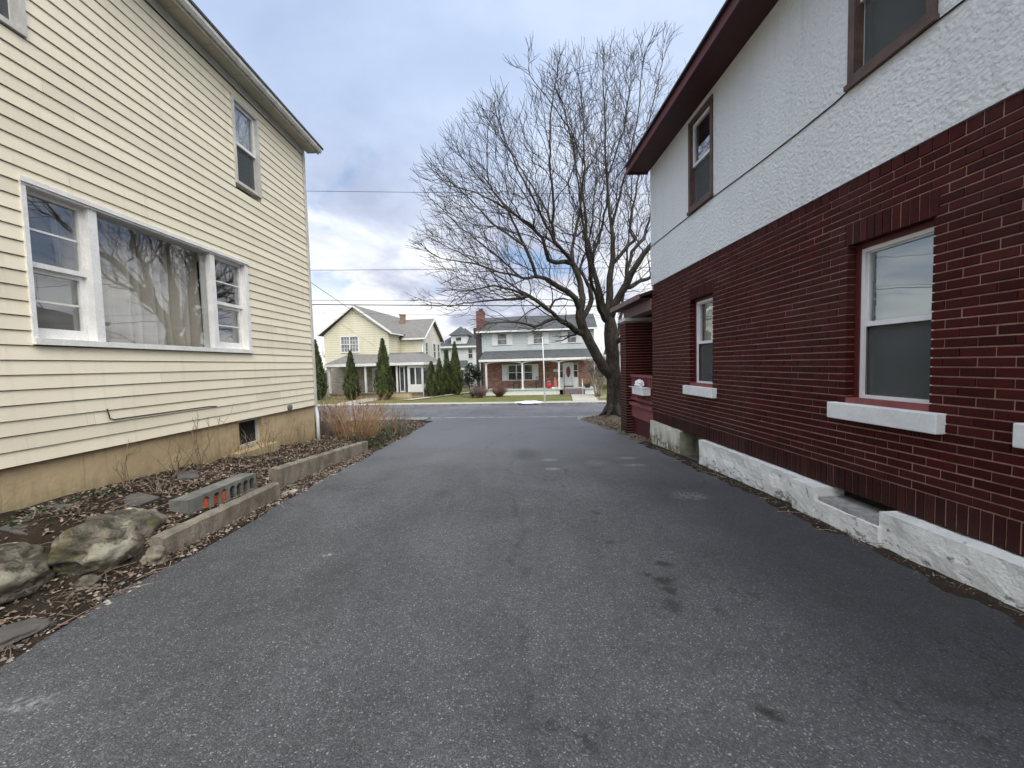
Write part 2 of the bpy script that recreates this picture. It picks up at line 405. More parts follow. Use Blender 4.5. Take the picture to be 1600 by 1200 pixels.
def f_bark(t):
    v = t.vm('MULTIPLY', t.obj, (1, 1, .35))
    n = t.noise(v, 9, 7, .68, .8); n2 = t.noise(t.obj, 1.4, 4, .6)
    c = t.mix(t.mr(n, .32, .68), (.020, .017, .014), (.075, .063, .050))
    c = t.mix(t.m('MULTIPLY', t.mr(n2, .5, .75), .4), c, (.095, .088, .064))
    return {'Base Color': c, 'Roughness': .9, 'Specular IOR Level': .2, 'bump': (n, .035)}
M['bark'] = mat('maple bark', f_bark)
M['twig'] = std('twig bark', (.036, .029, .025), (.062, .050, .042), 3, .85)
M['far_twig'] = std('far twig bark', (.16, .135, .115), (.22, .19, .165), 3, .85)
M['evergreen'] = std('evergreen spray', (.030, .048, .016), (.075, .085, .024), 3, .75, 0, tint=1.3, fine=.2)
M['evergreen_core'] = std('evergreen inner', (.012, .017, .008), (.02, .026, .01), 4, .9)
M['rhodo'] = std('rhododendron leaf', (.022, .032, .020), (.045, .055, .032), 4, .55, 0, tint=1.3)
def f_rock(t):
    v = t.obj
    n = t.noise(v, 3.4, 8, .68, .5); n2 = t.noise(v, 2.2, 8, .66, .4); n3 = t.noise(t.vm('MULTIPLY', v, (1, 1, 2.2)), 8, 8, .74, .6); n5 = t.noise(v, 55, 4, .7)
    c = t.mix(t.mr(n, .40, .60), (.095, .088, .070), (.28, .24, .18))
    c = t.mix(t.m('MULTIPLY', t.mr(n3, .50, .57), .65), c, (.055, .052, .042))
    c = t.mix(t.m('MULTIPLY', t.mr(n2, .52, .57), .85), c, (.43, .40, .31))            # pale bare faces
    ms = t.noise(t.vm('ADD', v, (5, 5, 5)), 2.4, 7, .66)
    c = t.mix(t.m('MULTIPLY', t.mr(ms, .56, .62), .6), c, (.15, .135, .035))           # moss patches
    li = t.node('ShaderNodeTexVoronoi', {'Vector': t.vm('ADD', v, t.vm('MULTIPLY', t.noise(v, 20, 3, .6, 0, 1), (.06, .06, .06))), 'Scale': 7.0})
    lsel = t.m('GREATER_THAN', t.node('ShaderNodeSeparateColor', {0: li.outputs['Color']}).outputs[0], .72)
    c = t.mix(t.m('MULTIPLY', t.mr(li.outputs['Distance'], .20, .15), lsel), c, (.66, .66, .60))          # lichen spots
    c = t.mix(t.m('MULTIPLY', t.mr(n5, .55, .7), .4), c, (.05, .048, .04))
    h = t.m('ADD', t.m('ADD', n3, n), t.m('MULTIPLY', n5, .22))
    return {'Base Color': c, 'Roughness': .88, 'Specular IOR Level': .2, 'bump': (h, .05)}
M['rock'] = mat('lichen boulder', f_rock)
def glass_mat(name, gain_, tintc, rough=.0):
    def fn(t):
        g_ = t.node('ShaderNodeNewGeometry'); cosi = t.m('ABSOLUTE', t.vm('DOT_PRODUCT', g_.outputs['Normal'], g_.outputs['Incoming']))
        fr = t.m('MULTIPLY', t.m('ADD', .04, t.m('MULTIPLY', .96, t.m('POWER', t.m('SUBTRACT', 1.0, cosi), 5.0))), gain_, clamp=True)
        nb = t.node('ShaderNodeBump', {'Height': t.noise(t.obj, 1.6, 2, .5), 'Distance': .0022, 'Strength': 1.0}).outputs[0]
        gl = t.node('ShaderNodeBsdfGlossy', {'Color': (.95, .97, 1.0), 'Roughness': rough, 'Normal': nb}).outputs[0]
        tr = t.node('ShaderNodeBsdfTransparent', {'Color': tintc}).outputs[0]
        return t.node('ShaderNodeMixShader', {0: fr, 1: tr, 2: gl}).outputs[0]
    return mat(name, fn)
M['glass'] = glass_mat('window glass', 2.5, (.95, .96, .96))
M['glass_bright'] = glass_mat('storm glass', 3.0, (.90, .93, .92))
def f_farglass(t):
    n = t.noise(t.obj, 1.2, 3, .6)
    return {'Base Color': t.mix(t.mr(n, .35, .65), (.035, .040, .042), (.10, .11, .115)), 'Roughness': .06, 'Specular IOR Level': .8}
M['far_glass_pale'] = mat('far window with blinds', lambda t: {'Base Color': t.mix(t.mr(t.noise(t.obj, 2.2, 3, .6), .35, .65), (.10, .105, .105), (.27, .275, .27)), 'Roughness': .12, 'Specular IOR Level': .6})
M['far_glass'] = mat('far window glass', f_farglass)
M['yellow_far'] = siding_mat('yellow clapboard', (.79, .74, .55), .20, .5, .14)
M['ivory_far'] = siding_mat('ivory clapboard', (.80, .77, .66), .20, .45, .14)
M['green_far'] = siding_mat('pale green siding', (.61, .66, .64), .16, .42, .16)
M['white_far'] = siding_mat('white siding', (.78, .79, .79), .22, .4, .12)
M['bluewhite_far'] = siding_mat('blue white siding', (.66, .70, .76), .22, .35, .12)
M['farwhite'] = std('far white trim', (.76, .76, .73), (.66, .66, .63), 3, .5, fine=.05)
def brick_far(name, a, b, mo, sc_, bw=.22, rh=.075):
    def fn(t):
        s3 = t.node('ShaderNodeSeparateXYZ', {0: t.obj})
        uv = t.node('ShaderNodeCombineXYZ', {0: t.m('ADD', s3.outputs[0], s3.outputs[1]), 1: s3.outputs[2], 2: 0.0}).outputs[0]
        br = t.node('ShaderNodeTexBrick', {'Vector': uv, 'Color1': a, 'Color2': b, 'Mortar': mo, 'Scale': sc_, 'Mortar Size': .008, 'Bias': 0.0, 'Brick Width': bw, 'Row Height': rh})
        n = t.noise(t.vm('MULTIPLY', t.obj, (1, 1, 3)), 2.0, 5, .65)
        c = t.mix(t.m('MULTIPLY', t.mr(n, .48, .66), .55), br.outputs[0], tuple(x * .45 for x in a))
        return {'Base Color': c, 'Roughness': .85, 'Specular IOR Level': .25}
    return mat(name, fn)
M['brick_red'] = brick_far('red brick veneer', (.20, .085, .060), (.36, .19, .135), (.26, .20, .17), 1.0, .26, .10)
M['stone_far'] = brick_far('grey stone veneer', (.30, .265, .215), (.40, .36, .30), (.26, .23, .20), 1.0, .34, .14)
M['tan_brick'] = brick_far('tan chimney brick', (.22, .14, .10), (.30, .20, .14), (.25, .21, .18), 1.0)
M['chimney'] = brick_far('chimney brick', (.20, .075, .060), (.135, .055, .048), (.22, .18, .16), 1.0)
M['chim_dark'] = brick_far('sooty chimney brick', (.060, .050, .050), (.085, .068, .065), (.09, .08, .08), 1.0)
M['red'] = std('red plastic', (.52, .035, .04), (.42, .03, .03), 4, .4, fine=.05)
M['coral'] = std('coral plastic', (.56, .13, .09), (.5, .2, .16), 6, .5)
M['iron'] = std('wrought iron', (.025, .026, .03), (.04, .035, .035), 4, .6)
M['porch_green'] = std('pale green porch paint', (.42, .50, .47), (.48, .53, .49), 2, .6)
M['far_door'] = std('white door', (.70, .73, .74), (.64, .67, .68), 2, .45)
M['snow'] = std('dirty snow', (.82, .83, .85), (.70, .71, .73), 6, .8, .02, 20)
M['tan_stone'] = std('tan stone', (.48, .38, .22), (.36, .28, .17), 4, .85)
M['oval_glass'] = std('red leaded glass', (.16, .018, .028), (.25, .06, .06), 12, .2)
M['step'] = std('grey brown step', (.22, .18, .17), (.16, .13, .12), 3, .8)

# ------------------------------------------------------------------ terrain
STA = R(8); SS, CS = math.sin(STA), math.cos(STA); OY = 15.85
def vof(x, y): return x * SS + (y - OY) * CS
def SW(u, v, z=0.0): return (u * CS + v * SS, OY - u * SS + v * CS, z)     # street frame -> world
TV = [-150, -46, -15.85, -12.85, -9.85, -6.85, -3.85, -1.85, -.3, 0, 7.8, 7.9, 8.9, 11, 15, 30, 150]
TZ = [.4, .3, 0, -.05, -.15, -.28, -.40, -.49, -.60, -.65, -.95, -.86, -.86, -.89, -.94, -.96, -1.0]
def T(x, y): return float(np.interp(vof(x, y), TV, TZ))
def street_grid(name, us, vs, zf, m_):
    mb = MB(); nx = len(us)
    mb.v = [SW(u, v, zf(u, v)) for v in vs for u in us]
    for j in range(len(vs) - 1):
        for i in range(nx - 1):
            a = j * nx + i
            mb.f.append((a, a + 1, a + 1 + nx, a + nx)); mb.mi.append(0); mb.t.append(.5)
    return tag(mb.build(name, m_, None, True, False), kind='structure')
Tv = lambda v: float(np.interp(v, TV, TZ))
street_grid('ground', [-220, -60, -20, 0, 20, 60, 220], TV[:10] + [.6, 7.2] + TV[10:] + [260], lambda u, v: Tv(v) - (.05 if v < 7.8 else .04), M['ground'])
street_grid('street', list(np.linspace(-120, 120, 41)), [0, 1, 2, 3.9, 6, 7.2, 7.8], lambda u, v: Tv(v) + .02 * math.sin(math.pi * v / 7.8), M['street'])
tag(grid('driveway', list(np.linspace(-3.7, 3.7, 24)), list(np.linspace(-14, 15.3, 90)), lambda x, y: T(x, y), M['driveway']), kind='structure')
# apron strip meeting the street edge, same asphalt
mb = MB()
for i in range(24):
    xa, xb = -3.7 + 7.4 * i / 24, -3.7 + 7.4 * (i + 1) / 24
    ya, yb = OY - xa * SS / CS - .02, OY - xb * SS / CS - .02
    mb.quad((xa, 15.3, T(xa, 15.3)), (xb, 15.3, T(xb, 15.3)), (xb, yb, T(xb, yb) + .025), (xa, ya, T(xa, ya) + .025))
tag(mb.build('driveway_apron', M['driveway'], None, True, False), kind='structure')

mb = MB()
mb.add([SW(-3.6, -.13, -.612), SW(2.9, -.13, -.612), SW(2.9, .015, -.60), SW(-3.6, .015, -.60), SW(-3.6, .015, -.70), SW(2.9, .015, -.70)], [(0, 1, 2, 3), (3, 2, 5, 4)])
tag(mb.build('driveway_lip', M['kerb'], None, False, False), kind='structure')
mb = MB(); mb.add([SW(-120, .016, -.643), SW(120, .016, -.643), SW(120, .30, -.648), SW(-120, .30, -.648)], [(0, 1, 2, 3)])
tag(mb.build('gutter_strip', M['tar'], None, False, False), kind='structure')  # dark strip along the near edge of the street

def sbox(mb, u0, u1, v0, v1, z0, z1, mi=0, t=.5):
    mb.add([SW(u0, v0, z0), SW(u1, v0, z0), SW(u1, v1, z0), SW(u0, v1, z0), SW(u0, v0, z1), SW(u1, v0, z1), SW(u1, v1, z1), SW(u0, v1, z1)],
           [(0, 3, 2, 1), (4, 5, 6, 7), (0, 1, 5, 4), (1, 2, 6, 5), (2, 3, 7, 6), (3, 0, 4, 7)], mi, t)
mb = MB(); sbox(mb, -120, 120, 7.8, 7.96, -1.1, -.845); tag(mb.build('kerb', M['kerb']), kind='structure')
mb = MB()
for i in range(-40, 40):
    sbox(mb, i * 1.5, i * 1.5 + 1.49, 7.965, 8.95, -1.0, -.85 + .004 * math.sin(i * 2.3))
tag(mb.build('sidewalk', M['walk']), kind='structure')
mb = MB()
for u0, u1 in ((-40.6, -3.1), (2.75, 40)):
    n_ = int((u1 - u0) / 1.5)
    for i in range(n_): sbox(mb, u0 + i * 1.5, u0 + i * 1.5 + 1.485, -1.75, -.55, -.9, Tv(-1.1) + .035)
tag(mb.build('pavement', M['kerb']), kind='structure')
street_grid('lawn', list(np.linspace(-45, 45, 61)), list(np.linspace(8.96, 30, 40)), lambda u, v: Tv(v) + .03 * noise.noise((u * .7, v * .7, 0)) - .01 + (.0 if v < 9.2 else .02), M['lawn'])
mb = MB()
for (u0, v0), (u1, v1) in (((-9.0, 11.2), (-5.8, 19.5)), ((-5.8, 19.5), (-7.5, 26.5))):
    mb.add([SW(u0 - .45, v0, Tv(v0) + .06), SW(u0 + .45, v0, Tv(v0) + .06), SW(u1 + .45, v1, Tv(v1) + .06), SW(u1 - .45, v1, Tv(v1) + .06)], [(0, 1, 2, 3)])
tag(mb.build('garden_path', M['walk'], None, False, False), kind='structure')
mb = MB(); sbox(mb, 2.9, 4.5, 8.96, 14.0, -1.1, -.845); sbox(mb, -13.2, -11.6, 8.96, 13.4, -1.1, -.845)
tag(mb.build('front_path', M['walk']), kind='structure')

# raised planting bed along the cream house
def rise(y): return float(np.interp(y, [-3, 3.1, 5.8, 8.1, 10, 13, 15.5], [.5, .48, .43, .30, .20, .12, .03]))
def bed_edge(y): return float(np.interp(y, [2.9, 3.25, 4.9, 5.25, 8.25, 8.8, 13, 14.5], [-3.30, -2.95, -2.95, -3.19, -3.04, -2.93, -2.93, -3.05]))
def bedz(x, y):
    wob = .10 * noise.noise((x * 1.3, y * 1.3, 2.0))
    c = x - bed_edge(y)
    if y < 3.0: s_ = float(np.interp(c, [-.9, -.62, -.30, .0, .4], [1, .72, .20, .06, .02]))
    else: s_ = float(np.interp(c, [-1.1, -.55, -.13, -.09, .0, .2], [1, .76, .46, .40, .05, .02]))
    drop_ = float(np.interp(x + wob, [-2.90, -2.83, -2.72], [0, -.015, -.12]))
    n_ = .035 * noise.noise((x * 3.1, y * 3.1, 0)) + .018 * noise.noise((x * 9, y * 9, 5))
    if x < -4.3: n_ *= .4
    return T(x, y) + rise(y) * s_ + n_ * (1 if c < -.1 else .3) + .012 + drop_
xs = [-14, -11, -9, -7, -6, -5.4, -4.9, -4.6] + list(np.linspace(-4.35, -2.68, 38))
tag(grid('soil_bed', xs, list(np.linspace(-3, 14.5, 240)), bedz, M['soil']), kind='structure')
def edge_r(y): return float(np.interp(y, [8.4, 9.2, 10.5, 12.6, 14, 15], [3.0, 2.98, 2.93, 2.74, 2.62, 2.55]))
TREE = Vector((3.74, 13.45, 0))
def vergez(x, y):
    e = x - edge_r(y) + .22 * noise.noise((x * 1.6, y * 1.6, 7)) + .08 * noise.noise((x * 5, y * 5, 7))
    k = float(np.interp(e, [-.25, 0, .15, .5], [-.09, .0, .03, .06]))
    r2 = (x - TREE.x) ** 2 + (y - TREE.y) ** 2
    return T(x, y) + k + .16 * math.exp(-r2 / .5) * (1 if e > 0 else 0) + .02 * noise.noise((x * 4, y * 4, 1)) * (1 if e > .05 else .2)
tag(grid('verge', list(np.linspace(2.2, 5.6, 60)) + [6.5, 8, 11, 16], list(np.linspace(8.3, 14.05, 80)), vergez, M['verge']), kind='structure')

# ------------------------------------------------------------------ building helpers
def cuts(lo, hi, holes):
    """what is left of lo..hi outside the holes"""
    segs, p = [], lo
    for a, b in sorted(holes):
        if b <= lo or a >= hi: continue
        if a > p: segs.append((p, a))
        p = max(p, b)
    if p < hi: segs.append((p, hi))
    return segs

def panel(mb, a0, a1, z0, z1, d0, d1, openings, mi=0):
    """a wall slab with rectangular openings (a = along the wall, d = outwards)"""
    xs_ = sorted({a0, a1, *[v for o in openings for v in o[:2] if a0 < v < a1]})
    for xa, xb in zip(xs_, xs_[1:]):
        hs = [(o[2], o[3]) for o in openings if o[0] < (xa + xb) / 2 < o[1]]
        for za, zb in cuts(z0, z1, hs): mb.box(xa, xb, d0, d1, za, zb, mi)

def ring(mb, a0, a1, z0, z1, w_, d0, d1, mi=0, bottom=None):
    b = w_ if bottom is None else bottom
    mb.box(a0, a0 + w_, d0, d1, z0 + b, z1 - w_, mi); mb.box(a1 - w_, a1, d0, d1, z0 + b, z1 - w_, mi)
    mb.box(a0, a1, d0, d1, z1 - w_, z1, mi)
    if b > 0: mb.box(a0, a1, d0, d1, z0, z0 + b, mi)

def sash_window(name, parent, xf, a0, a1, z0, z1, rec, mats, cas=.05, cas_out=.0, sash=.045, top_back=None, low_back=None, glass='glass', label=None):
    """double hung window in an opening: casing, two sashes, panes, something behind them"""
    mb = MB(xf); zm = (z0 + z1) / 2
    ring(mb, a0, a1, z0, z1, cas, -rec - .05, cas_out, 0)
    b0, b1, c0, c1 = a0 + cas, a1 - cas, z0 + cas, z1 - cas
    ring(mb, b0, b1, zm - .022, c1, sash, -rec - .025, -rec + .012, 1, bottom=.044)           # upper sash
    ring(mb, b0, b1, c0, zm - .023, sash, -rec - .055, -rec - .027, 1)          # lower sash sits further in
    fr = mb.build(name, mats, parent)
    if label: fr['label'] = label
    g1 = MB(xf); g1.box(b0 + sash - .004, b1 - sash + .004, -rec - .012, -rec - .008, zm + .02, c1 - sash + .004); g1.build('pane', M[glass], fr)
    g2 = MB(xf); g2.box(b0 + sash - .004, b1 - sash + .004, -rec - .044, -rec - .04, c0 + sash - .004, zm - .06); g2.build('pane', M[glass], fr)
    if top_back: k = MB(xf); k.box(b0 + .003, b1 - .003, -rec - .085, -rec - .08, zm, c1); k.build('blind', M[top_back], fr)
    if low_back: k = MB(xf); k.box(b0 + .012, b1 - .012, -rec - .0235, -rec - .0215, c0 + .012, zm - .024); k.build('screen', M[low_back], fr)
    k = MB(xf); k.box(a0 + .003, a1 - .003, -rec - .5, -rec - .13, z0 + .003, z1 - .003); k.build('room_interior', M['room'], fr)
    return fr

# ------------------------------------------------------------------ cream clapboard house, left of the driveway
LH = thing('clapboard_house', 'two storey cream yellow clapboard house with a wide picture window and tan foundation', 'house', (-4.196, 0, 0), R(-1.1))
xl = lambda a, d_, z: (d_, a, z)                # a along the wall (+Y), d outwards (+X)
L0, L1, LZ0, LZ1 = -7.0, 8.15, .80, 6.0
rb = random.Random(3)
PW = (3.44, 6.26, 1.83, 3.25)                   # picture window
U1 = (6.12, 6.72, 4.44, 5.74); U2 = (2.75, 3.58, 4.50, 5.80)
LO = [PW, U1, U2]
mb = MB(xl); ex = .1270; nb = int((LZ1 - LZ0) / ex)
for k in range(nb):
    za = LZ0 + k * ex; zb = za + ex
    holes = [(o[0], o[1]) for o in LO if o[2] < zb - .04 and o[3] > za + .045]
    for a, b in cuts(L0, L1, holes):
        js = [a] + sorted(x for x in (rb.uniform(L0, L1) for _ in range(4)) if a + .4 < x < b - .4) + [b]
        for p, q in zip(js, js[1:]):
            t_ = rb.random(); g = .0028 if q < b else 0; sag = rb.uniform(-.0012, .0012)
            n_ = max(1, int((q - p) / .8))
            for i in range(n_):                 # long boards wave a little
                y0_, y1_ = p + (q - g - p) * i / n_, p + (q - g - p) * (i + 1) / n_
                w0, w1 = (.0016 * noise.noise((yy * 1.7, k * 7.3, 0)) + sag for yy in (y0_, y1_))
                mb.add([(y0_, -.16, za + .0065 + w0), (y0_, .013, za + .0065 + w0), (y0_, .0, zb + w0), (y0_, -.16, zb),
                        (y1_, -.16, za + .0065 + w1), (y1_, .013, za + .0065 + w1), (y1_, .0, zb + w1), (y1_, -.16, zb)],
                       [(0, 1, 2, 3), (7, 6, 5, 4), (1, 5, 6, 2), (0, 4, 5, 1), (2, 6, 7, 3)], 0, t_)
        mb.box(a, b, -.16, -.004, za - .001, za + .0064, 1)
# body of the house behind the cladding
panel(mb, L0, L1, LZ0, LZ1, -.17, -.161, LO, 0)
mb.box(L0, L1, -8.0, -7.9, LZ0, LZ1, 0); mb.box(L0, L0 + .1, -7.9, -.171, LZ0, LZ1, 0); mb.box(L1 - .1, L1 - .002, -7.9, -.171, LZ0, LZ1, 0)
wall_l = mb.build('wall', [M['cream'], M['lap_gap']], LH, fix=True)
# foundation with a basement opening
BW = (5.93, 6.47, .36, .798)
mb = MB(xl)
panel(mb, L0, L1, -.8, .79, -.3, -.035, [BW], 0)
mb.box(L0, L1, -8, -7.8, -.8, .79); mb.box(L0, L0 + .2, -7.8, -.301, -.8, .79); mb.box(L1 - .2, L1, -7.8, -.301, -.8, .79)
fd = mb.build('foundation', M['found'], LH)
mb = MB(xl); ring(mb, BW[0] + .004, BW[1] - .004, BW[2] + .004, BW[3] - .012, .035, -.13, -.09); bwn = mb.build('basement_window', M['grey_trim'], LH)
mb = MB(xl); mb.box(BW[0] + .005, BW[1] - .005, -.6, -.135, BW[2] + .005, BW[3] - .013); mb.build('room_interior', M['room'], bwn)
mb = MB(xl); mb.box(BW[0] - .25, BW[1] + .1, -.03, .16, BW[2] - .16, BW[2] - .02); mb.build('window_well_sill', M['found'], LH)
# corner board and downspout
mb = MB(xl); mb.box(L1 + .001, L1 + .022, -.12, .03, LZ0 + .02, LZ1 - .02); mb.box(L1 - .05, L1, .0135, .03, LZ0 + .02, LZ1 - .02); mb.build('corner_board', M['grey_trim'], LH)
mb = MB(xl); mb.tube([(L1 + .07, -.03, LZ1 - .1), (L1 + .07, -.03, .75), (L1 + .06, .0, .6), (L1 + .06, .0, -.15)], .036, 8); mb.build('downspout', M['white'], LH, True)
# eave
OV = .24
mb = MB(xl); mb.box(L0, L1 + .13, .034, OV, LZ1, LZ1 + .02)
for k in range(14): mb.box(.6 + k * .55, .61 + k * .55, .034, OV, LZ1 - .004, LZ1 - .0005)
mb.build('soffit', M['soffit'], LH)
mb = MB(xl); mb.box(L0, L1 - .051, .014, .032, LZ1 - .11, LZ1 - .001); mb.build('frieze_board', M['grey_trim'], LH)
mb = MB()
rz0, sl = LZ1 + .13, .72
mb.prism([(OV + .10, rz0), (OV + .10, rz0 - .035), (OV + .02, rz0 - .03), (-4.05, rz0 - .035 + sl * 4.1), (-8.35, rz0 - .03), (-8.4, rz0), (-4.05, rz0 + .05 + sl * 4.1)], 'y', L0 - .2, L1 + .20)
rf = mb.build('roof', M['shingle'], LH)
mb = MB(xl); mb.box(L0, L1 + .15, OV + .001, OV + .02, LZ1 - .02, LZ1 + .105); mb.build('fascia', M['grey_trim'], LH)
mb = MB(); mb.prism([(OV + .021, rz0 - .04), (OV + .021, rz0 - .12), (OV + .06, rz0 - .13), (OV + .085, rz0 - .09), (OV + .085, rz0 - .04)], 'y', L0, L1 + .15); mb.build('gutter', M['grey_trim'], LH)
mb = MB(); mb.prism([(.0, LZ1 + .021), (OV + .01, LZ1 + .021), (OV + .01, rz0 - .04), (-4.05, rz0 - .05 + sl * 4.1), (-8.3, rz0 - .04), (-8.3, LZ1 + .021)], 'y', L1 + .02, L1 + .07); mb.build('gable_end', M['grey_trim'], LH)
# picture window: casing, mullions, side sashes
a0, a1, z0, z1 = PW
mb = MB(xl)
mb.box(a0, a1, -.15, .03, z1 - .05, z1, 0); mb.box(a0 - .015, a1 + .015, .0305, .045, z1 - .03, z1 + .012, 0)     # head and drip cap
mb.box(a0, a1, -.15, .045, z0, z0 + .055, 0)                                                # sill
mb.box(a0, a0 + .035, -.15, .025, z0 + .055, z1 - .05, 0); mb.box(a1 - .07, a1, -.15, .025, z0 + .055, z1 - .05, 0)
ML, MR_ = (3.97, 4.05), (5.51, 5.59)
for m0, m1 in (ML, MR_): mb.box(m0, m1, -.15, .012, z0 + .055, z1 - .05, 0)
pf = mb.build('picture_window', M['white_worn'], LH); pf['label'] = 'wide white framed picture window with a sash at each side'
def side_sash(b0, b1):
    m_ = MB(xl); c0, c1 = z0 + .057, z1 - .052; zm = (c0 + c1) / 2
    ring(m_, b0, b1, zm - .02, c1, .04, -.085, -.045, 0, bottom=.045); ring(m_, b0, b1, c0, zm - .021, .04, -.115, -.08, 0, bottom=.10)
    for lo, hi, dd in ((zm + .025, c1 - .05, -.06), (c0 + .10, zm - .07, -.092)):
        m_.box(b0 + .05, b1 - .05, dd - .02, dd, (lo + hi) / 2 - .009, (lo + hi) / 2 + .009)
    s_ = m_.build('side_sash', M['white_worn'], LH)
    k_ = MB(xl); k_.box(b0 + .02, b1 - .02, -.150, -.146, c0 + .03, zm - .03); k_.build('shade', M['grey_shade'], s_)  # grey backing, standing in for the pale reflections in the lower panes
    for lo, hi, dd in ((zm + .02, c1 - .045, -.07), (c0 + .095, zm - .065, -.102)):
        g = MB(xl); g.box(b0 + .046, b1 - .046, dd - .004, dd, lo, hi); g.build('pane', M['glass'], s_)
side_sash(a0 + .036, ML[0] - .001); side_sash(MR_[1] + .001, a1 - .071)
mb = MB(xl); mb.box(ML[1] - .005, MR_[0] + .005, -.066, -.060, z0 + .05, z1 - .045); mb.build('pane', M['glass'], pf)
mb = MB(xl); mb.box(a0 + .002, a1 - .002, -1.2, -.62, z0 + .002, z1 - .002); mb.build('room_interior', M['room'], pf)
# pleated curtain hanging behind the big pane
mb = MB(); N_ = 240
pts = []
for i in range(N_ + 1):
    y = 3.9 + 1.72 * i / N_
    pts.append((y, -.26 + .05 * math.sin(y * 42 + 1.5 * math.sin(y * 5)) + .025 * math.sin(y * 17)))
zz = [z0 - .05, z0 + .4, z0 + .9, z1 - .02]
for j, z in enumerate(zz):
    for (y, x) in pts: mb.v.append((x * (1 + .1 * j / 3), y + .012 * math.sin(j * 2 + y * 9), z))
for j in range(3):
    for i in range(N_):
        b = j * (N_ + 1) + i; mb.f.append((b, b + 1, b + N_ + 2, b + N_ + 1)); mb.mi.append(0); mb.t.append(.5)
cu = mb.build('curtain', M['curtain'], None, True, False); cu.matrix_world = Matrix.Translation((-4.196, 0, 0)) @ Matrix.Rotation(R(-1.1), 4, 'Z')
tag(cu, 'beige pleated curtain hanging behind the big pane of the picture window', 'curtain')
for (o, tb) in ((U1, 'shade'), (U2, 'shade')):
    sash_window('sash_window', LH, xl, *o, .03, [M['grey_trim'], M['white_worn']], cas=.045, cas_out=.028, sash=.04, top_back=tb, low_back='screen')
mb = MB(xl); mb.tube([(7.18, .012, .86), (7.18, .05, .86)], .055, 10); mb.tube([(7.18, .05, .86), (7.18, .062, .86)], .035, 10); mb.build('vent_cover', M['block'], LH)
# loose black wire along the siding
wl = MB()
wl.tube([(.02, 4.0, 1.20), (.02, 4.02, 1.10), (.019, 4.06, 1.083), (.019, 4.6, 1.083), (.019, 5.3, 1.082), (.02, 5.45, 1.07)], .006, 5)
o = wl.build('loose_wire', M['black'], None, True); o.matrix_world = Matrix.Translation((-4.196, 0, 0)) @ Matrix.Rotation(R(-1.1), 4, 'Z')
tag(o, 'short black wire hooked along the cream siding below the picture window', 'wire')

# ------------------------------------------------------------------ brick and stucco house, right of the driveway
RH = thing('brick_house', 'maroon brick house with white stucco upper storey and white plinth', 'house', (3.27, 0, 0), R(.6))
xr = lambda a, d_, z: (-d_, a, z)               # a along the wall (+Y), d outwards (-X)
R0, R1 = -5.0, 8.45
BZ0, BZS, CH, NC = .25, .47, .0703, 37
BZ1 = BZS + CH * NC; BZT = BZ1 + .10
wz0, wz1, wlt = BZS + 9 * CH, BZS + 30 * CH, BZS + 33 * CH
RW = [(2.93, 3.66, wz0, wz1), (6.01, 6.74, wz0, wz1), (1.5, 2.26, wz0, wz1)]
rb = random.Random(5)
mb = MB(xr)
def brick(a, b, za, zb):
    o_ = rb.uniform(-.003, .003); t_ = rb.random(); e = .004
    d1 = o_
    # small arris bevel on the outer face
    vs = [(a, -.125, za), (b, -.125, za), (b, -.125, zb), (a, -.125, zb), (a, d1 - e, za), (b, d1 - e, za), (b, d1 - e, zb), (a, d1 - e, zb),
          (a + e, d1, za + e), (b - e, d1, za + e), (b - e, d1, zb - e), (a + e, d1, zb - e)]
    mb.add(vs, [(0, 1, 5, 4), (1, 2, 6, 5), (2, 3, 7, 6), (3, 0, 4, 7), (4, 5, 9, 8), (5, 6, 10, 9), (6, 7, 11, 10), (7, 4, 8, 11), (8, 9, 10, 11)], 0, t_)
BL, J = .2032, .011
for k in range(NC):
    za = BZS + k * CH; zb = za + CH - J + rb.uniform(-.001, .001)
    holes = [(o[0], o[1]) for o in RW if o[2] - .01 < za + .03 < o[3]] + [(o[0] - .03, o[1] + .03) for o in RW if o[3] <= za + .02 < wlt]
    off = (k % 2) * BL / 2
    for a, b in cuts(R0, R1, holes):
        js = [a] + [y for y in (off + q_ * BL for q_ in range(math.floor((a - off) / BL), math.ceil((b - off) / BL) + 1)) if a + .035 < y < b - .035] + [b]
        for p, q in zip(js, js[1:]):
            last_ = q == b
            brick(p, q if last_ else q - .0085 + rb.uniform(-.004, .004), za, zb)
for i in range(int((R1 - R0) / CH)):            # soldier base course and the header course under the stucco
    a = R0 + i * CH
    brick(a, a + CH - .009, BZ0, BZS - .010)
    ai = R0 + i * .1; 
for i in range(int((R1 - R0) / .102)):
    a = R0 + i * .102
    brick(a, a + .093, BZ1, BZT - .006)
for o in RW:                                    # soldier lintels
    n_ = round((o[1] - o[0] + .06) / CH); st = (o[1] - o[0] + .06) / n_
    for i in range(n_): brick(o[0] - .03 + i * st, o[0] - .03 + (i + 1) * st - .009, o[3], wlt - .010)
panel(mb, R0, R1 - .006, BZ0 + .004, BZT - .004, -.15, -.0100, [(o[0] - .012, o[1] + .012, o[2], o[3] + .006) for o in RW], 1)
# far end of the wall and the other sides
mb.box(R1 - .03, R1 - .0065, -9.0, -.101, BZ0, BZT, 0, .4); mb.box(R0, R0 + .03, -9, -.14, BZ0, BZT, 0); mb.box(R0, R1, -9.1, -9.001, BZ0, BZT, 0)
wall_r = mb.build('brick_wall', [M['brick'], M['mortar']], RH)
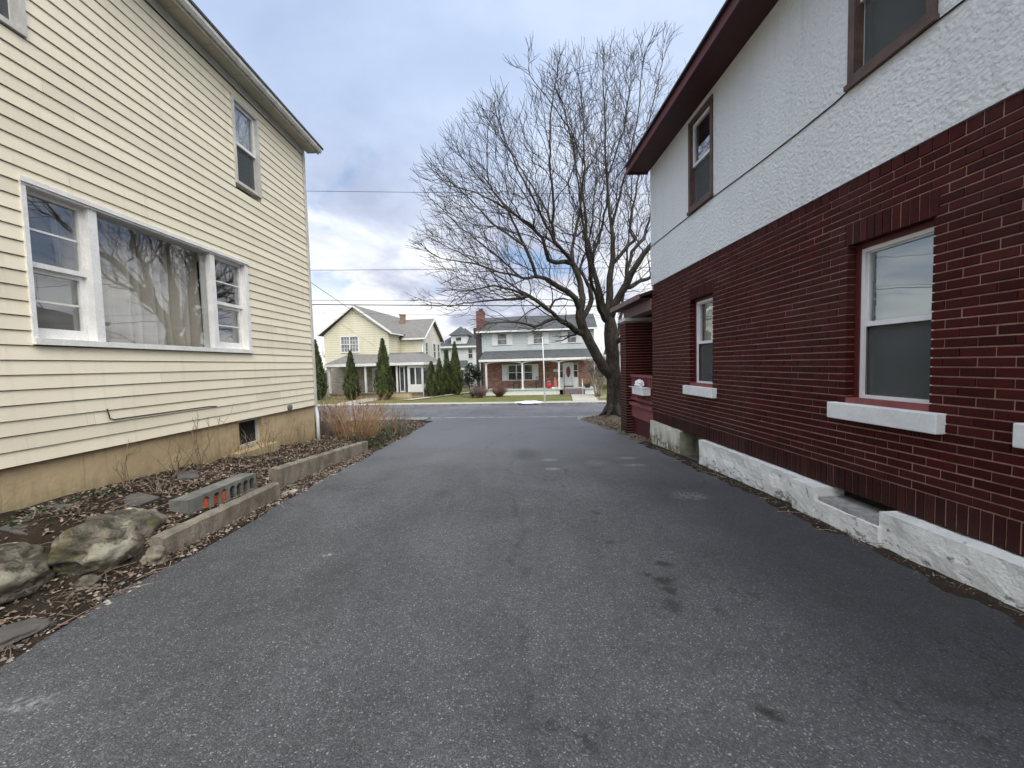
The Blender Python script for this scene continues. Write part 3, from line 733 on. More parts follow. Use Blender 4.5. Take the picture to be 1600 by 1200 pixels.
# stucco storey
SZ1 = 5.62
US = [(2.93, 3.66, 4.03, 5.42), (5.97, 6.72, 4.06, 5.52)]
mb = MB(xr); panel(mb, R0, R1 + .005, BZT, SZ1, -.16, .012, US)
mb.box(R1 - .03, R1 + .005, -9.0, -.161, BZT, SZ1); mb.box(R0, R0 + .03, -9, -.161, BZT, SZ1); mb.box(R0, R1, -9.1, -9.001, BZT, SZ1)
mb.build('stucco_wall', M['stucco'], RH)
for o in US:
    f_ = sash_window('sash_window', RH, xr, *o, .03, [M['brown_trim'], M['white']], cas=.065, cas_out=.034, sash=.05, low_back='screen', top_back=None)
    k = MB(xr); k.box(o[0] - .012, o[1] + .012, .013, .055, o[2] - .045, o[2] - .001); k.build('window_sill', M['brown_trim'], f_)
for i, o in enumerate(RW):
    f_ = sash_window('sash_window', RH, xr, *o, .135, [M['maroon'], M['white']], cas=.045, cas_out=-.085, sash=.05, glass='glass_bright' if i != 1 else 'glass',
                     top_back=('shade', 'blind', 'shade')[i], low_back='screen')  # pale backings behind two upper panes, standing in for the reflected sky
    m_ = MB(xr); ring(m_, o[0] + .0455, o[1] - .0455, o[2] + .0455, o[3] - .0455, .035, -.121, -.098, 0); m_.build('storm_frame', M['white'], f_)
    m_ = MB(xr); m_.box(o[0] + .001, o[1] - .001, -.084, -.004, o[2] + .001, o[2] + .05); m_.build('sub_sill', M['maroon_dull'], f_)
    m_ = MB(xr)
    n_ = 10; y0, y1 = o[0] - .12, o[1] + .12
    m_.box(y0, y1, -.04, .075, o[2] - .155, o[2] - .0)
    sl_ = m_.build('window_sill', M['sill'], f_)
    bv = sl_.modifiers.new('bevel', 'BEVEL'); bv.width = .008; bv.segments = 2
# roof with deep maroon eave
mb = MB(xr); mb.box(R0, R1 + .13, .0135, .46, SZ1, SZ1 + .02); mb.build('soffit', M['maroon_dark'], RH)
mb = MB(xr); mb.box(R0, R1 + .15, .461, .485, SZ1 - .03, SZ1 + .12); mb.box(R1 + .131, R1 + .15, .0135, .46, SZ1 - .03, SZ1 + .12); mb.build('fascia', M['maroon'], RH)
mb = MB(); q = SZ1 + .125
mb.prism([(-.53, q - .01), (-.53, q + .02), (4.6, q + .03 + 5.1 * .62), (9.7, q + .02), (9.7, q - .01), (4.6, q - .01 + 5.1 * .62)], 'y', R0 - .2, R1 + .19)
mb.build('roof', M['shingle'], RH)
mb = MB(); mb.prism([(.0, SZ1 + .001), (9.1, SZ1 + .001), (9.1, q - .02), (4.6, q - .03 + 4.9 * .62), (0, q + .26)], 'y', R1 - .05, R1); mb.build('gable_end', M['stucco'], RH)
# white painted plinth, in rough segments
def rough(mb, a0, a1, d0, d1, z0, z1, amp, step=.07, seed=0, mi=0):
    na = max(2, int((a1 - a0) / step)); nz = max(2, int((z1 - z0) / step)); ndp = 2
    prof = [(d1, z0 + (z1 - z0) * j / nz) for j in range(nz + 1)] + [(d1 + (d0 - d1) * j / ndp, z1) for j in range(1, ndp + 1)]
    n_ = len(prof); b = []
    for i in range(na + 1):
        a = a0 + (a1 - a0) * i / na
        for j, (dd, z) in enumerate(prof):
            k = amp * (noise.noise((a * 5 + seed, z * 5, dd * 5)) + .5 * noise.noise((a * 14, z * 14, seed)))
            onf = j <= nz
            fl = .05 * max(0, 1 - (z - z0) / .18) ** 2 if onf else 0
            b.append((a + (0 if i in (0, na) else .3 * k), dd + (k + fl if onf else .4 * k if j < n_ - 1 else 0), z + (0 if (onf and j < nz) else .5 * k if j < n_ - 1 else 0)))
    fs = [(i * n_ + j, (i + 1) * n_ + j, (i + 1) * n_ + j + 1, i * n_ + j + 1) for i in range(na) for j in range(n_ - 1)]
    b += [(a0, d0, z0), (a1, d0, z0)]
    fs += [tuple(range(n_)) + (len(b) - 2,), tuple(range(na * n_, na * n_ + n_))[::-1] + (len(b) - 1,)]
    mb.add(b, fs, mi)
mb = MB(xr); rough(mb, 7.10, 8.50, -.2, .035, -.42, BZ0 - .012, .017, seed=1); mb.build('plinth', M['plinth_moss'], RH)['label'] = 'white painted plinth with brown moss stains'
mb = MB(xr); rough(mb, 4.02, 6.26, -.2, .085, -.42, BZ0 - .012, .017, seed=2); mb.build('plinth', M['plinth'], RH)
mb = MB(xr); rough(mb, 3.80, 4.10, -.2, .17, -.42, BZ0 - .015, .012, .05, seed=3); mb.build('plinth', M['plinth'], RH)
mb = MB(xr); rough(mb, 3.14, 3.83, -.2, .165, -.42, .105, .012, .05, seed=4); mb.build('plinth', M['plinth'], RH)
mb = MB(xr); mb.box(3.16, 3.79, -.19, .135, .09, .145); mb.build('cellar_sill', M['bare_conc'], RH)
mb = MB(xr); rough(mb, -4.9, 3.16, -.2, .14, -.42, BZ0 - .012, .017, seed=6); mb.build('plinth', M['plinth'], RH)
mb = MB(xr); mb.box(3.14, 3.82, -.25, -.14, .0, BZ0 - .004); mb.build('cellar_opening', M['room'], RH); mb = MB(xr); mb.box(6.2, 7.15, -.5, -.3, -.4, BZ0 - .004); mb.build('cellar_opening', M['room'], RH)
mb = MB(xr); mb.box(7.06, 7.099, -.3, .02, -.4, BZ0 - .03); mb.box(6.62, 7.055, -.3, -.26, -.4, BZ0 - .03); mb.box(6.262, 6.61, -.29, -.27, -.4, .1); mb.build('cellar_reveal', M['mossy_conc'], RH)
mb = MB(xr); mb.box(R0, R1, -8.9, -.52, -.6, BZ0 - .02); mb.build('foundation', M['bare_conc'], RH)
# front porch
mb = MB(xr)
def pier(mb, a0, a1, d0, d1, z0, z1):
    n_ = int((z1 - z0) / CH)
    for k in range(n_):
        za = z0 + k * CH; zb = za + CH - .010
        t_ = rb.random(); mb.box(a0, a1, d0, d1, za, zb, 0, t_)
    mb.box(a0 + .008, a1 - .008, d0 + .008, d1 - .008, z0, z1 - .011, 1)
pier(mb, 9.94, 10.42, -.95, .10, -.55, 2.58); mb.build('porch_pier', [M['brick'], M['mortar']], RH)
mb = MB(xr); pier(mb, 9.94, 10.42, -7.6, -7.1, -.55, 2.58); mb.build('porch_pier', [M['brick'], M['mortar']], RH)
mb = MB(xr); mb.box(9.90, 10.46, -1.0, .14, 2.581, 2.66); mb.build('pier_cap', M['sill'], RH)
mb = MB(xr); mb.box(8.46, 10.36, -.30, .02, 2.661, 2.90); mb.box(10.1, 10.36, -7.6, -.301, 2.661, 2.90); mb.build('porch_beam', M['taupe'], RH)
mb = MB(); 
mb.slab([(-.26, 10.72, 3.0), (-.26, 8.46, 3.0), (1.6, 8.46, 3.62), (1.6, 9.2, 3.62)], .07); mb.slab([(-.26, 10.72, 3.0), (1.6, 9.2, 3.62), (6, 9.2, 3.62), (7.9, 10.72, 3.0)], .07)
mb.slab([(1.6, 9.2, 3.62), (1.6, 8.46, 3.62), (6, 8.46, 3.62), (6, 9.2, 3.62)], .07)
mb.build('porch_roof', M['maroon_dark'], RH)
mb = MB(xr); mb.box(8.46, 10.74, .262, .28, 2.90, 3.01); mb.box(10.721, 10.74, -7.9, .261, 2.90, 3.01); mb.build('porch_fascia', M['taupe'], RH)
mb = MB(xr); mb.box(8.46, 10.72, -7.9, .26, 2.902, 2.915); mb.build('porch_ceiling', M['maroon_dark'], RH)
mb = MB(xr); mb.box(8.46, 10.3, -7.6, .03, .44, .52); mb.build('porch_floor', M['maroon_dull'], RH)
mb = MB(xr); mb.box(8.46, 9.93, -.06, .0, 1.16, 1.22); mb.box(8.46, 9.93, -.055, -.005, .58, .64)
for i in range(13): mb.box(8.52 + i * .11, 8.55 + i * .11, -.045, -.015, .641, 1.159)
mb.build('porch_railing', M['maroon_dull'], RH)
mb = MB(xr); mb.box(8.46, 9.93, -.09, -.03, .14, .439); mb.build('skirt_board', M['maroon_dull'], RH)
mb = MB(xr)
for i in range(20): mb.box(8.46, 9.93, -.10, -.07, -.4 + i * .027, -.382 + i * .027)
for i in range(8): mb.box(8.5 + i * .2, 8.53 + i * .2, -.12, -.101, -.4, .139)
mb.build('lattice_skirt', M['maroon'], RH)
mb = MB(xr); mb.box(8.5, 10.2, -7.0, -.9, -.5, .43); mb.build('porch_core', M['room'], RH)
# things on and along that house
RM = Matrix.Translation((3.27, 0, 0)) @ Matrix.Rotation(R(.6), 4, 'Z')
mb = MB(xr); mb.box(8.50, 9.20, .02, .20, .78, .93); mb.box(8.5, 9.9, .03, .06, .90, .915)
mb.box(8.49, 9.21, .012, .208, .931, .95)
o = mb.build('planter_box', M['sill']); o.matrix_world = RM; bv = o.modifiers.new('bevel', 'BEVEL'); bv.width = .012; bv.segments = 2
tag(o, 'white planter box hung on the maroon porch railing', 'planter')
mb = MB()
bm = bmesh.new(); bmesh.ops.create_icosphere(bm, subdivisions=3, radius=1)
for v in bm.verts: v.co *= 1 + .35 * noise.noise(v.co * 2.2) + .15 * noise.noise(v.co * 6)
me = bpy.data.meshes.new('crumpled_bag')
for v in bm.verts: v.co = Vector((v.co.x * .09, v.co.y * .17, v.co.z * .10))
bm.to_mesh(me); bm.free(); me.materials.append(M['white'])
o = bpy.data.objects.new('crumpled_bag', me); col.objects.link(o); o.matrix_world = RM @ Matrix.Translation((-.11, 8.95, 1.025))
tag(o, 'white crumpled bag on top of the planter box by the porch', 'bag')
mb = MB(xr)
pth = [(8.46, 4.02), (7.6, 4.04), (6.9, 4.055), (6.72, 4.01)]
mb.tube([(8.47, .022, 4.00), (7.9, .02, 4.0), (7.2, .02, 4.005), (6.75, .02, 4.0), (5.9, .02, 4.00), (4.9, .02, 3.97), (4.3, .02, 3.965), (3.8, .02, 3.975), (3.66, .02, 3.99), (2.9, .02, 3.985), (1.6, .02, 3.95), (-.5, .02, 3.97)], .007, 5)
o = mb.build('cable', M['black'], None, True); o.matrix_world = RM
tag(o, 'thin dark cable stapled across the white stucco under the upper windows', 'cable')
# ------------------------------------------------------------------ bed edging: kerb stones, block, boulders, slabs
def curb_stone(name, p0, p1, h0, h1, th, label, seed, zb=-.10):
    p0, p1 = Vector(p0), Vector(p1); dv = (p1 - p0); Ln = dv.length; ang = math.atan2(dv.y, dv.x)
    n_ = int(Ln / .05); mb = MB(); prof_n = 0; b = []
    for i in range(n_ + 1):
        s_ = i / n_; x = Ln * s_; h = h0 + (h1 - h0) * s_
        k = lambda z, q_: .007 * noise.noise((x * 6 + seed, z * 7, q_)) + .006 * noise.noise((x * 17, z * 17, q_ + seed))
        endr = .006 if i in (0, n_) else 0
        prof = [(0, zb), (0, h * .4), (0, h - .02 - endr), (.02, h - endr * .7), (th - .02, h - endr * .7), (th, h - .02), (th, zb)]
        prof_n = len(prof)
        for j, (yy, z) in enumerate(prof):
            b.append((x + (k(z, 3.0) * 1.5 if i in (0, n_) else 0), yy + k(z, 1.0), z + (k(yy, 2.0) if 1 < j < 5 else 0)))
    fs = [(i * prof_n + j, (i + 1) * prof_n + j, (i + 1) * prof_n + j + 1, i * prof_n + j + 1) for i in range(n_) for j in range(prof_n - 1)]
    fs += [tuple(range(prof_n)), tuple(range(n_ * prof_n, (n_ + 1) * prof_n))[::-1]]
    mb.add(b, fs)
    o = mb.build(name, M['curb_old'], None, False)
    o.location = (p0.x, p0.y, (T(p0.x, p0.y))); slope = (T(p1.x, p1.y) - T(p0.x, p0.y)) / Ln
    o.rotation_euler = (0, -math.atan(slope), ang)
    return tag(o, label, 'kerb', 'kerb stones edging the planting bed')
curb_stone('kerb_stone', (-2.93, 3.22, 0), (-2.93, 4.88, 0), .225, .235, .12, 'short weathered concrete kerb stone in front of the hollow block', 1)
curb_stone('kerb_stone', (-3.17, 5.25, 0), (-3.02, 8.25, 0), .33, .23, .13, 'long stained concrete kerb stone running on towards the dry shrub', 4)
# screen block with a row of cells, three of them filled with orange brick
SB = thing('screen_block', 'long grey concrete block with hollow cells, three filled with orange brick', 'block', (-3.10, 3.70, T(-3.1, 4) + .195), R(90 - 3))
mb = MB(); BLn, BH, BT = .94, .20, .19
cells = [(.17, .255), (.305, .385), (.405, .485), (.525, .605), (.625, .705), (.725, .805), (.825, .905)]; CZ0, CZ1 = .028, .165
mb.box(0, BLn, .10, BT, 0, BH, 0)
edges = [0] + [v for c in cells for v in c] + [BLn]
for k in range(0, len(edges), 2): mb.box(edges[k], edges[k + 1], .0, .099, 0, BH, 0)
for c0, c1 in cells:
    mb.box(c0, c1, 0, .099, 0, CZ0, 0)
    n_ = 6; mb.prism([(c0, BH), (c1, BH)] + [(c1 - (c1 - c0) * q_ / n_, CZ1 - .03 + .03 * math.sin(math.pi * q_ / n_) ** .6) for q_ in range(n_ + 1)], 'y', 0, .099, 0)
bl = mb.build('block_body', M['block'], SB)
for i in (0, 1, 2):
    c0, c1 = cells[i]; m_ = MB(); m_.box(c0 + .004, c1 - .004, .012 + .012 * (i % 2), .098, CZ0 + .001, CZ1 - .02 - .01 * (i % 2)); o = m_.build('brick_infill', M['orange_brick'], SB); bv = o.modifiers.new('bevel', 'BEVEL'); bv.width = .008; bv.segments = 2

def rock(name, loc, size, rot, label, cat, group=None, seed=0, sub=5, rough_=.28, mat_='rock', flat=0.0):
    bm = bmesh.new(); bmesh.ops.create_icosphere(bm, subdivisions=sub, radius=1)
    off = Vector((seed * 3.1, seed * 1.7, seed))
    for v in bm.verts:
        c = v.co.copy()
        q_ = 4.0
        l = (abs(c.x) ** q_ + abs(c.y) ** q_ + abs(c.z) ** q_) ** (1 / q_); c = c / (l * .55 + .45)
        n_ = noise.noise(c * 1.1 + off) * rough_ * 1.5 + noise.noise(c * 2.6 + off) * rough_ * .7
        rd = 1 - abs(noise.noise(c * 2.1 + off * 2)); n_ += (rd - .8) * rough_ * .9
        n_ += noise.noise(c * 6 + off) * rough_ * .26 + noise.noise(c * 15 + off) * rough_ * .10
        c *= 1 + n_
        if flat and c.z > flat: c.z = flat + (c.z - flat) * .25
        v.co = Vector((c.x * size[0], c.y * size[1], c.z * size[2]))
    for f in bm.faces: f.smooth = True
    me = bpy.data.meshes.new(name); bm.to_mesh(me); bm.free(); me.materials.append(M[mat_])
    at = me.attributes.new('tint', 'FLOAT', 'FACE'); at.data.foreach_set('value', [random.Random(seed).random()] * len(me.polygons))
    o = bpy.data.objects.new(name, me); col.objects.link(o); o.location = loc; o.rotation_euler = rot
    return tag(o, label, cat, group)
rock('boulder', (-3.33, 3.24, .16), (.24, .35, .20), (R(4), R(10), R(14)), 'big pale lichened boulder next to the end of the short kerb stone', 'boulder', 'boulders edging the bed', 3, rough_=.17)
rock('boulder', (-3.66, 2.74, .12), (.25, .37, .19), (R(-4), R(14), R(30)), 'mossy yellow grey boulder cut by the left edge of the photo', 'boulder', 'boulders edging the bed', 8, rough_=.15)
rock('stone', (-3.16, 2.84, .0), (.075, .06, .05), (0, 0, R(40)), 'small stone wedged under the two boulders', 'stone', 'stones in the bed', 12, 4)
rock('stone', (-3.03, 2.27, .0), (.11, .17, .05), (0, 0, R(-35)), 'flat grey stone in the dirt at the lower left corner', 'stone', 'stones in the bed', 15, 4, .2, 'slate')
rock('stone', (-2.98, 3.20, .02), (.08, .09, .08), (0, 0, R(10)), 'rough broken lump of concrete at the near end of the short kerb stone', 'stone', 'stones in the bed', 21, 4, .35, 'curb_old')
rock('stone', (-2.93, 5.06, T(-2.9, 5) + .02), (.05, .16, .03), (0, 0, R(-8)), 'pale broken sliver lying in the gap between the two kerb stones', 'stone', 'stones in the bed', 24, 4, .3, 'pebble')
def slab_(loc, pts, th, rot, label):
    mb = MB(); mb.slab([(x, y, 0) for x, y in pts], th); o = mb.build('slate_slab', M['slate']); o.location = loc; o.rotation_euler = rot
    bv = o.modifiers.new('bevel', 'BEVEL'); bv.width = .006; bv.segments = 1
    tag(o, label, 'slab', 'slate slabs lying in the bed')
slab_((-3.86, 3.22, .385), [(-.14, -.22), (.08, -.25), (.13, .08), (.04, .24), (-.13, .16)], .04, (R(8), R(14), R(10)), 'purplish slate slab behind the mossy boulder')
slab_((-3.62, 3.62, .34), [(-.13, -.2), (.11, -.24), (.12, .22), (-.12, .2)], .04, (R(5), R(12), R(-12)), 'slate slab lying in leaves behind the pale boulder')
slab_((-3.47, 4.72, .22), [(-.2, -.15), (.1, -.32), (.19, .2), (-.05, .33), (-.2, .2)], .035, (R(-4), R(10), R(20)), 'grey slate slab behind the far end of the hollow block')
slab_((-3.78, 4.55, .36), [(-.1, -.16), (.1, -.13), (.08, .17), (-.1, .12)], .035, (R(4), R(8), R(40)), 'small brown slate slab near the foundation')

# ------------------------------------------------------------------ loose litter
def scatter_leaves(name, n_, pos, smin, smax, seed, mats, kind='stuff', lift=.012, twigs=0):
    r_ = random.Random(seed); mb = MB()
    for i in range(n_):
        p = pos(r_)
        if p is None: continue
        x, y, z = p; L_ = smin + (smax - smin) * (r_.random() ** 1.5) * (1.7 if r_.random() < .06 else 1); W_ = L_ * r_.uniform(.45, .8); a = r_.uniform(0, 6.283)
        m_ = Matrix.Translation((x, y, z + lift * r_.uniform(.3, 1.6))) @ Matrix.Rotation(a, 4, 'Z') @ Matrix.Rotation(r_.gauss(0, .45), 4, 'X') @ Matrix.Rotation(r_.gauss(0, .45), 4, 'Y')
        cu_ = r_.uniform(.05, .45) * L_
        pts = [(-L_ / 2, 0, 0), (-L_ * .1, W_ / 2, cu_ * .5), (L_ / 2, 0, cu_ * .2), (-L_ * .1, -W_ / 2, cu_ * .5), (0, 0, 0)]
        t_ = r_.random()
        mb.add([m_ @ Vector(q_) for q_ in pts], [(0, 4, 1), (4, 2, 1), (4, 3, 2), (0, 3, 4)], 0, t_)
    for i in range(twigs):
        p = pos(r_)
        if p is None: continue
        x, y, z = p; L_ = r_.uniform(.06, .28); a = r_.uniform(0, 6.283); k = r_.gauss(0, .2)
        q0 = Vector((x, y, z + .012)); dv = Vector((math.cos(a), math.sin(a), r_.uniform(-.05, .25))) * L_
        mb.tube([q0, q0 + dv * .5 + Vector((k * L_ * .4, 0, .01)), q0 + dv], [.003, .0025, .0015], 4, 0, r_.random())
    return tag(mb.build(name, mats, None, False, False), None, None, None, kind)
def bed_pos(r_):
    y = r_.uniform(3.2, 10.5); x = r_.uniform(-4.1, -2.84)
    if y > 8.1: x = r_.uniform(-5.0, -2.85)
    if r_.random() > .35 + .65 * min(1, max(0, noise.noise((x * 1.7, y * 1.7, 3)) + .55)): return None
    return (x, y, bedz(x, y))
scatter_leaves('leaf_litter', 18000, bed_pos, .018, .048, 2, M['leaf'], twigs=500)
def near_pos(r_):
    y = r_.uniform(1.9, 3.6); x = r_.uniform(-4.0, -2.78)
    if r_.random() > .25 + .75 * min(1, max(0, noise.noise((x * 3, y * 3, 9)) + .4)): return None
    return (x, y, bedz(x, y))
scatter_leaves('leaf_scraps', 2600, near_pos, .01, .042, 3, M['leaf'], twigs=220)
def strip_pos(r_):
    y = r_.uniform(2.0, 12.5); x = -2.88 + r_.gauss(0, .06); return (x, y, max(bedz(x, y), T(x, y) + .002))
scatter_leaves('edge_litter', 1100, strip_pos, .008, .030, 4, M['leaf'], twigs=160)
def shrub_pos(r_):
    y = r_.uniform(9.2, 13.6); x = r_.uniform(-4.6, -2.75); return (x, y, bedz(x, y))
scatter_leaves('shrub_litter', 3500, shrub_pos, .035, .08, 5, M['leaf'])
def verge_pos(r_):
    y = r_.uniform(8.6, 14.0); x = edge_r(y) + abs(r_.gauss(0, .6)); 
    return (x, y, vergez(x, y)) if r_.random() < .6 else None
scatter_leaves('verge_litter', 3600, verge_pos, .03, .07, 6, M['leaf'], twigs=200)
def plinth_pos(r_):
    y = r_.uniform(2.2, 8.5); x = 3.27 - y * .0105 - .10 - abs(r_.gauss(0, .07)); return (x, y, T(x, y) + .001)
scatter_leaves('plinth_debris', 2200, plinth_pos, .007, .026, 7, M['leaf'], twigs=90)
def dirtz(x, y):
    wx = 3.27 - y * .0105 - .13                       # face of the plinth
    e = (wx - x) / .16 + .9 * noise.noise((x * 2, y * 2.3, 4)) + .5 * noise.noise((x * 9, y * 9, 4))
    return T(x, y) + float(np.interp(e, [0, .5, 1.0, 1.6], [.022, .010, -.006, -.05])) + .004 * noise.noise((x * 22, y * 22, 0))
mb = MB(); ys_ = list(np.linspace(1.6, 8.6, 150)); nx_ = 10
mb.v = [(3.27 - y * .0105 - .40 + .38 * i / (nx_ - 1), y, dirtz(3.27 - y * .0105 - .40 + .38 * i / (nx_ - 1), y)) for y in ys_ for i in range(nx_)]
for j in range(len(ys_) - 1):
    for i in range(nx_ - 1): a = j * nx_ + i; mb.f.append((a, a + 1, a + 1 + nx_, a + nx_)); mb.mi.append(0); mb.t.append(.5)
tag(mb.build('soil_strip', M['soil'], None, True, False), kind='structure')
r_ = random.Random(9); mb = MB()
for i in range(260):                                     # grit and small pebbles at the bed edge
    y = r_.uniform(1.9, 8.0); x = -2.83 - abs(r_.gauss(0, .12)) + .03; s_ = r_.uniform(.006, .024)
    z = max(bedz(x, y), T(x, y)); t_ = r_.random()
    vs = [(x + s_ * math.cos(k * 1.2566) * r_.uniform(.7, 1.2), y + s_ * math.sin(k * 1.2566) * r_.uniform(.7, 1.2), z + .002) for k in range(5)] + [(x + r_.gauss(0, s_ * .2), y, z + s_ * .8)]
    mb.add(vs, [(k, (k + 1) % 5, 5) for k in range(5)], 0, t_)
tag(mb.build('pebbles', M['pebble'], None, False, False), kind='stuff')

# ------------------------------------------------------------------ dead weeds, shrubs, ground cover
def stalks(name, mat_, base, n_, spread, h0, h1, lean, rad, seed, label, cat, group=None, curl=.12, forks=0, seg=5, zf=bedz):
    r_ = random.Random(seed); mb = MB(); root = Vector((base[0], base[1], zf(base[0], base[1])))
    for i in range(n_):
        a = r_.uniform(0, 6.283); rr = spread * math.sqrt(r_.random()); p = Vector((rr * math.cos(a), rr * math.sin(a), -.03))
        out = Vector((math.cos(a), math.sin(a), 0)) * lean * (rr / max(spread, .01)) * r_.uniform(.4, 1.3) + Vector((r_.gauss(0, .1), r_.gauss(0, .1), 0))
        h = r_.uniform(h0, h1) * (1 - .25 * rr / max(spread, .01)); t_ = r_.random(); pts = [p.copy()]
        for k in range(seg):
            f_ = (k + 1) / seg
            p = p + Vector((out.x * h / seg * (.5 + f_), out.y * h / seg * (.5 + f_), h / seg)) + Vector((r_.gauss(0, curl), r_.gauss(0, curl), r_.gauss(0, curl * .4))) * h / seg
            pts.append(p.copy())
        r0 = rad * r_.uniform(.7, 1.3)
        mb.tube(pts, [r0 * (1 - .7 * k / seg) for k in range(seg + 1)], 4, 0, t_)
        for f in range(forks):
            k = r_.randint(2, seg - 1) if seg > 2 else 1; q_ = pts[k]; dv = Vector((r_.gauss(0, .5), r_.gauss(0, .5), r_.uniform(.3, 1))).normalized() * h * r_.uniform(.12, .32)
            q2 = q_ + dv * .5 + Vector((r_.gauss(0, .02), r_.gauss(0, .02), 0)); mb.tube([q_, q2, q_ + dv], [r0 * .6, r0 * .45, r0 * .25], 3, 0, t_)
    o = mb.build(name, mat_, None, False, False); o.location = root
    return tag(o, label, cat, group)
stalks('dry_shrub', M['stem_tan'], (-3.52, 9.0), 260, .45, .6, 1.32, .62, .006, 11, 'broad dry shrub of tan and russet stalks at the corner of the cream house', 'shrub', None, .10, 2)
stalks('dry_shrub', M['stem_grey'], (-2.98, 10.4), 90, .26, .55, .95, .5, .004, 12, 'low grey twiggy shrub beside the tan stalks at the driveway edge', 'shrub', None, .16, 4)
stalks('dry_stalk', M['stem_tan'], (-3.05, 10.0), 4, .12, 1.2, 1.85, .3, .009, 13, 'few tall bare stalks rising above the grey twiggy shrub', 'stalks', None, .14, 1, 7)
stalks('dry_shrub', M['stem_grey'], (-4.4, 9.3), 120, .4, .6, 1.15, .4, .005, 14, 'thin grey brown stalks tight against the house corner downspout', 'shrub', None, .14, 3)
wl_ = [(-3.98, 4.02, .55, 3, 'thin dead weed with two arching stems near the left end of the tan foundation'), (-3.95, 4.95, .95, 5, 'tallest dead weed standing before the tan foundation'),
       (-3.93, 4.55, .6, 7, 'sprawling dead weed with curved runners before the tan foundation'), (-3.95, 5.35, .5, 4, 'small forked weed just past the tallest dead weed'),
       (-3.95, 5.7, .45, 3, 'pair of dead stems left of the basement window'), (-3.92, 6.2, .75, 9, 'tangle of dead twigs across the basement window'),
       (-3.95, 6.95, .62, 3, 'small dead sapling with a bushy tip right of the basement window'), (-3.95, 7.35, .62, 3, 'straight dead stems near the house corner'),
       (-3.6, 4.0, .3, 6, 'low pale dead grass tuft beside the slate slab'), (-3.35, 2.35, .3, 6, 'pale dead grass blades in front of the mossy boulder')]
for i, (x, y, h, n_, lb) in enumerate(wl_):
    stalks('dead_weed', M['weed'] if i < 8 else M['stem_grey'], (x, y), int(n_ * 1.7), .06 if i != 5 else .2, h * .6, h, .5 if i != 2 else 1.3, .0048, 40 + i, lb, 'weed', 'dead weeds along the foundation', .22, 3 if i < 8 else 1, 6)
def ivy_pos(r_):
    y = r_.uniform(8.3, 11.8); x = -3.15 + r_.gauss(0, .28) - .03 * (y - 8.3)
    if x > -2.82: return None
    return (x, y, bedz(x, y) + abs(r_.gauss(0, .06)))
scatter_leaves('ground_ivy', 3800, ivy_pos, .03, .065, 21, M['ivy'], lift=.02)
def moss_pos(r_):
    y = r_.uniform(3.0, 3.9); x = -4.04 + abs(r_.gauss(0, .10)); return (x, y, bedz(x, y))
scatter_leaves('ground_weeds', 500, moss_pos, .015, .04, 22, M['ivy'])

# ------------------------------------------------------------------ the maple
def world_at(x, y, Y):
    dv = CAMR @ Vector(((x - 800) / FPX, -(y - 600) / FPX, -1.0)); t_ = Y / dv.y
    return Vector((dv.x * t_, Y, CAM_H + dv.z * t_))
TY = TREE.y; PXM = FPX / TY
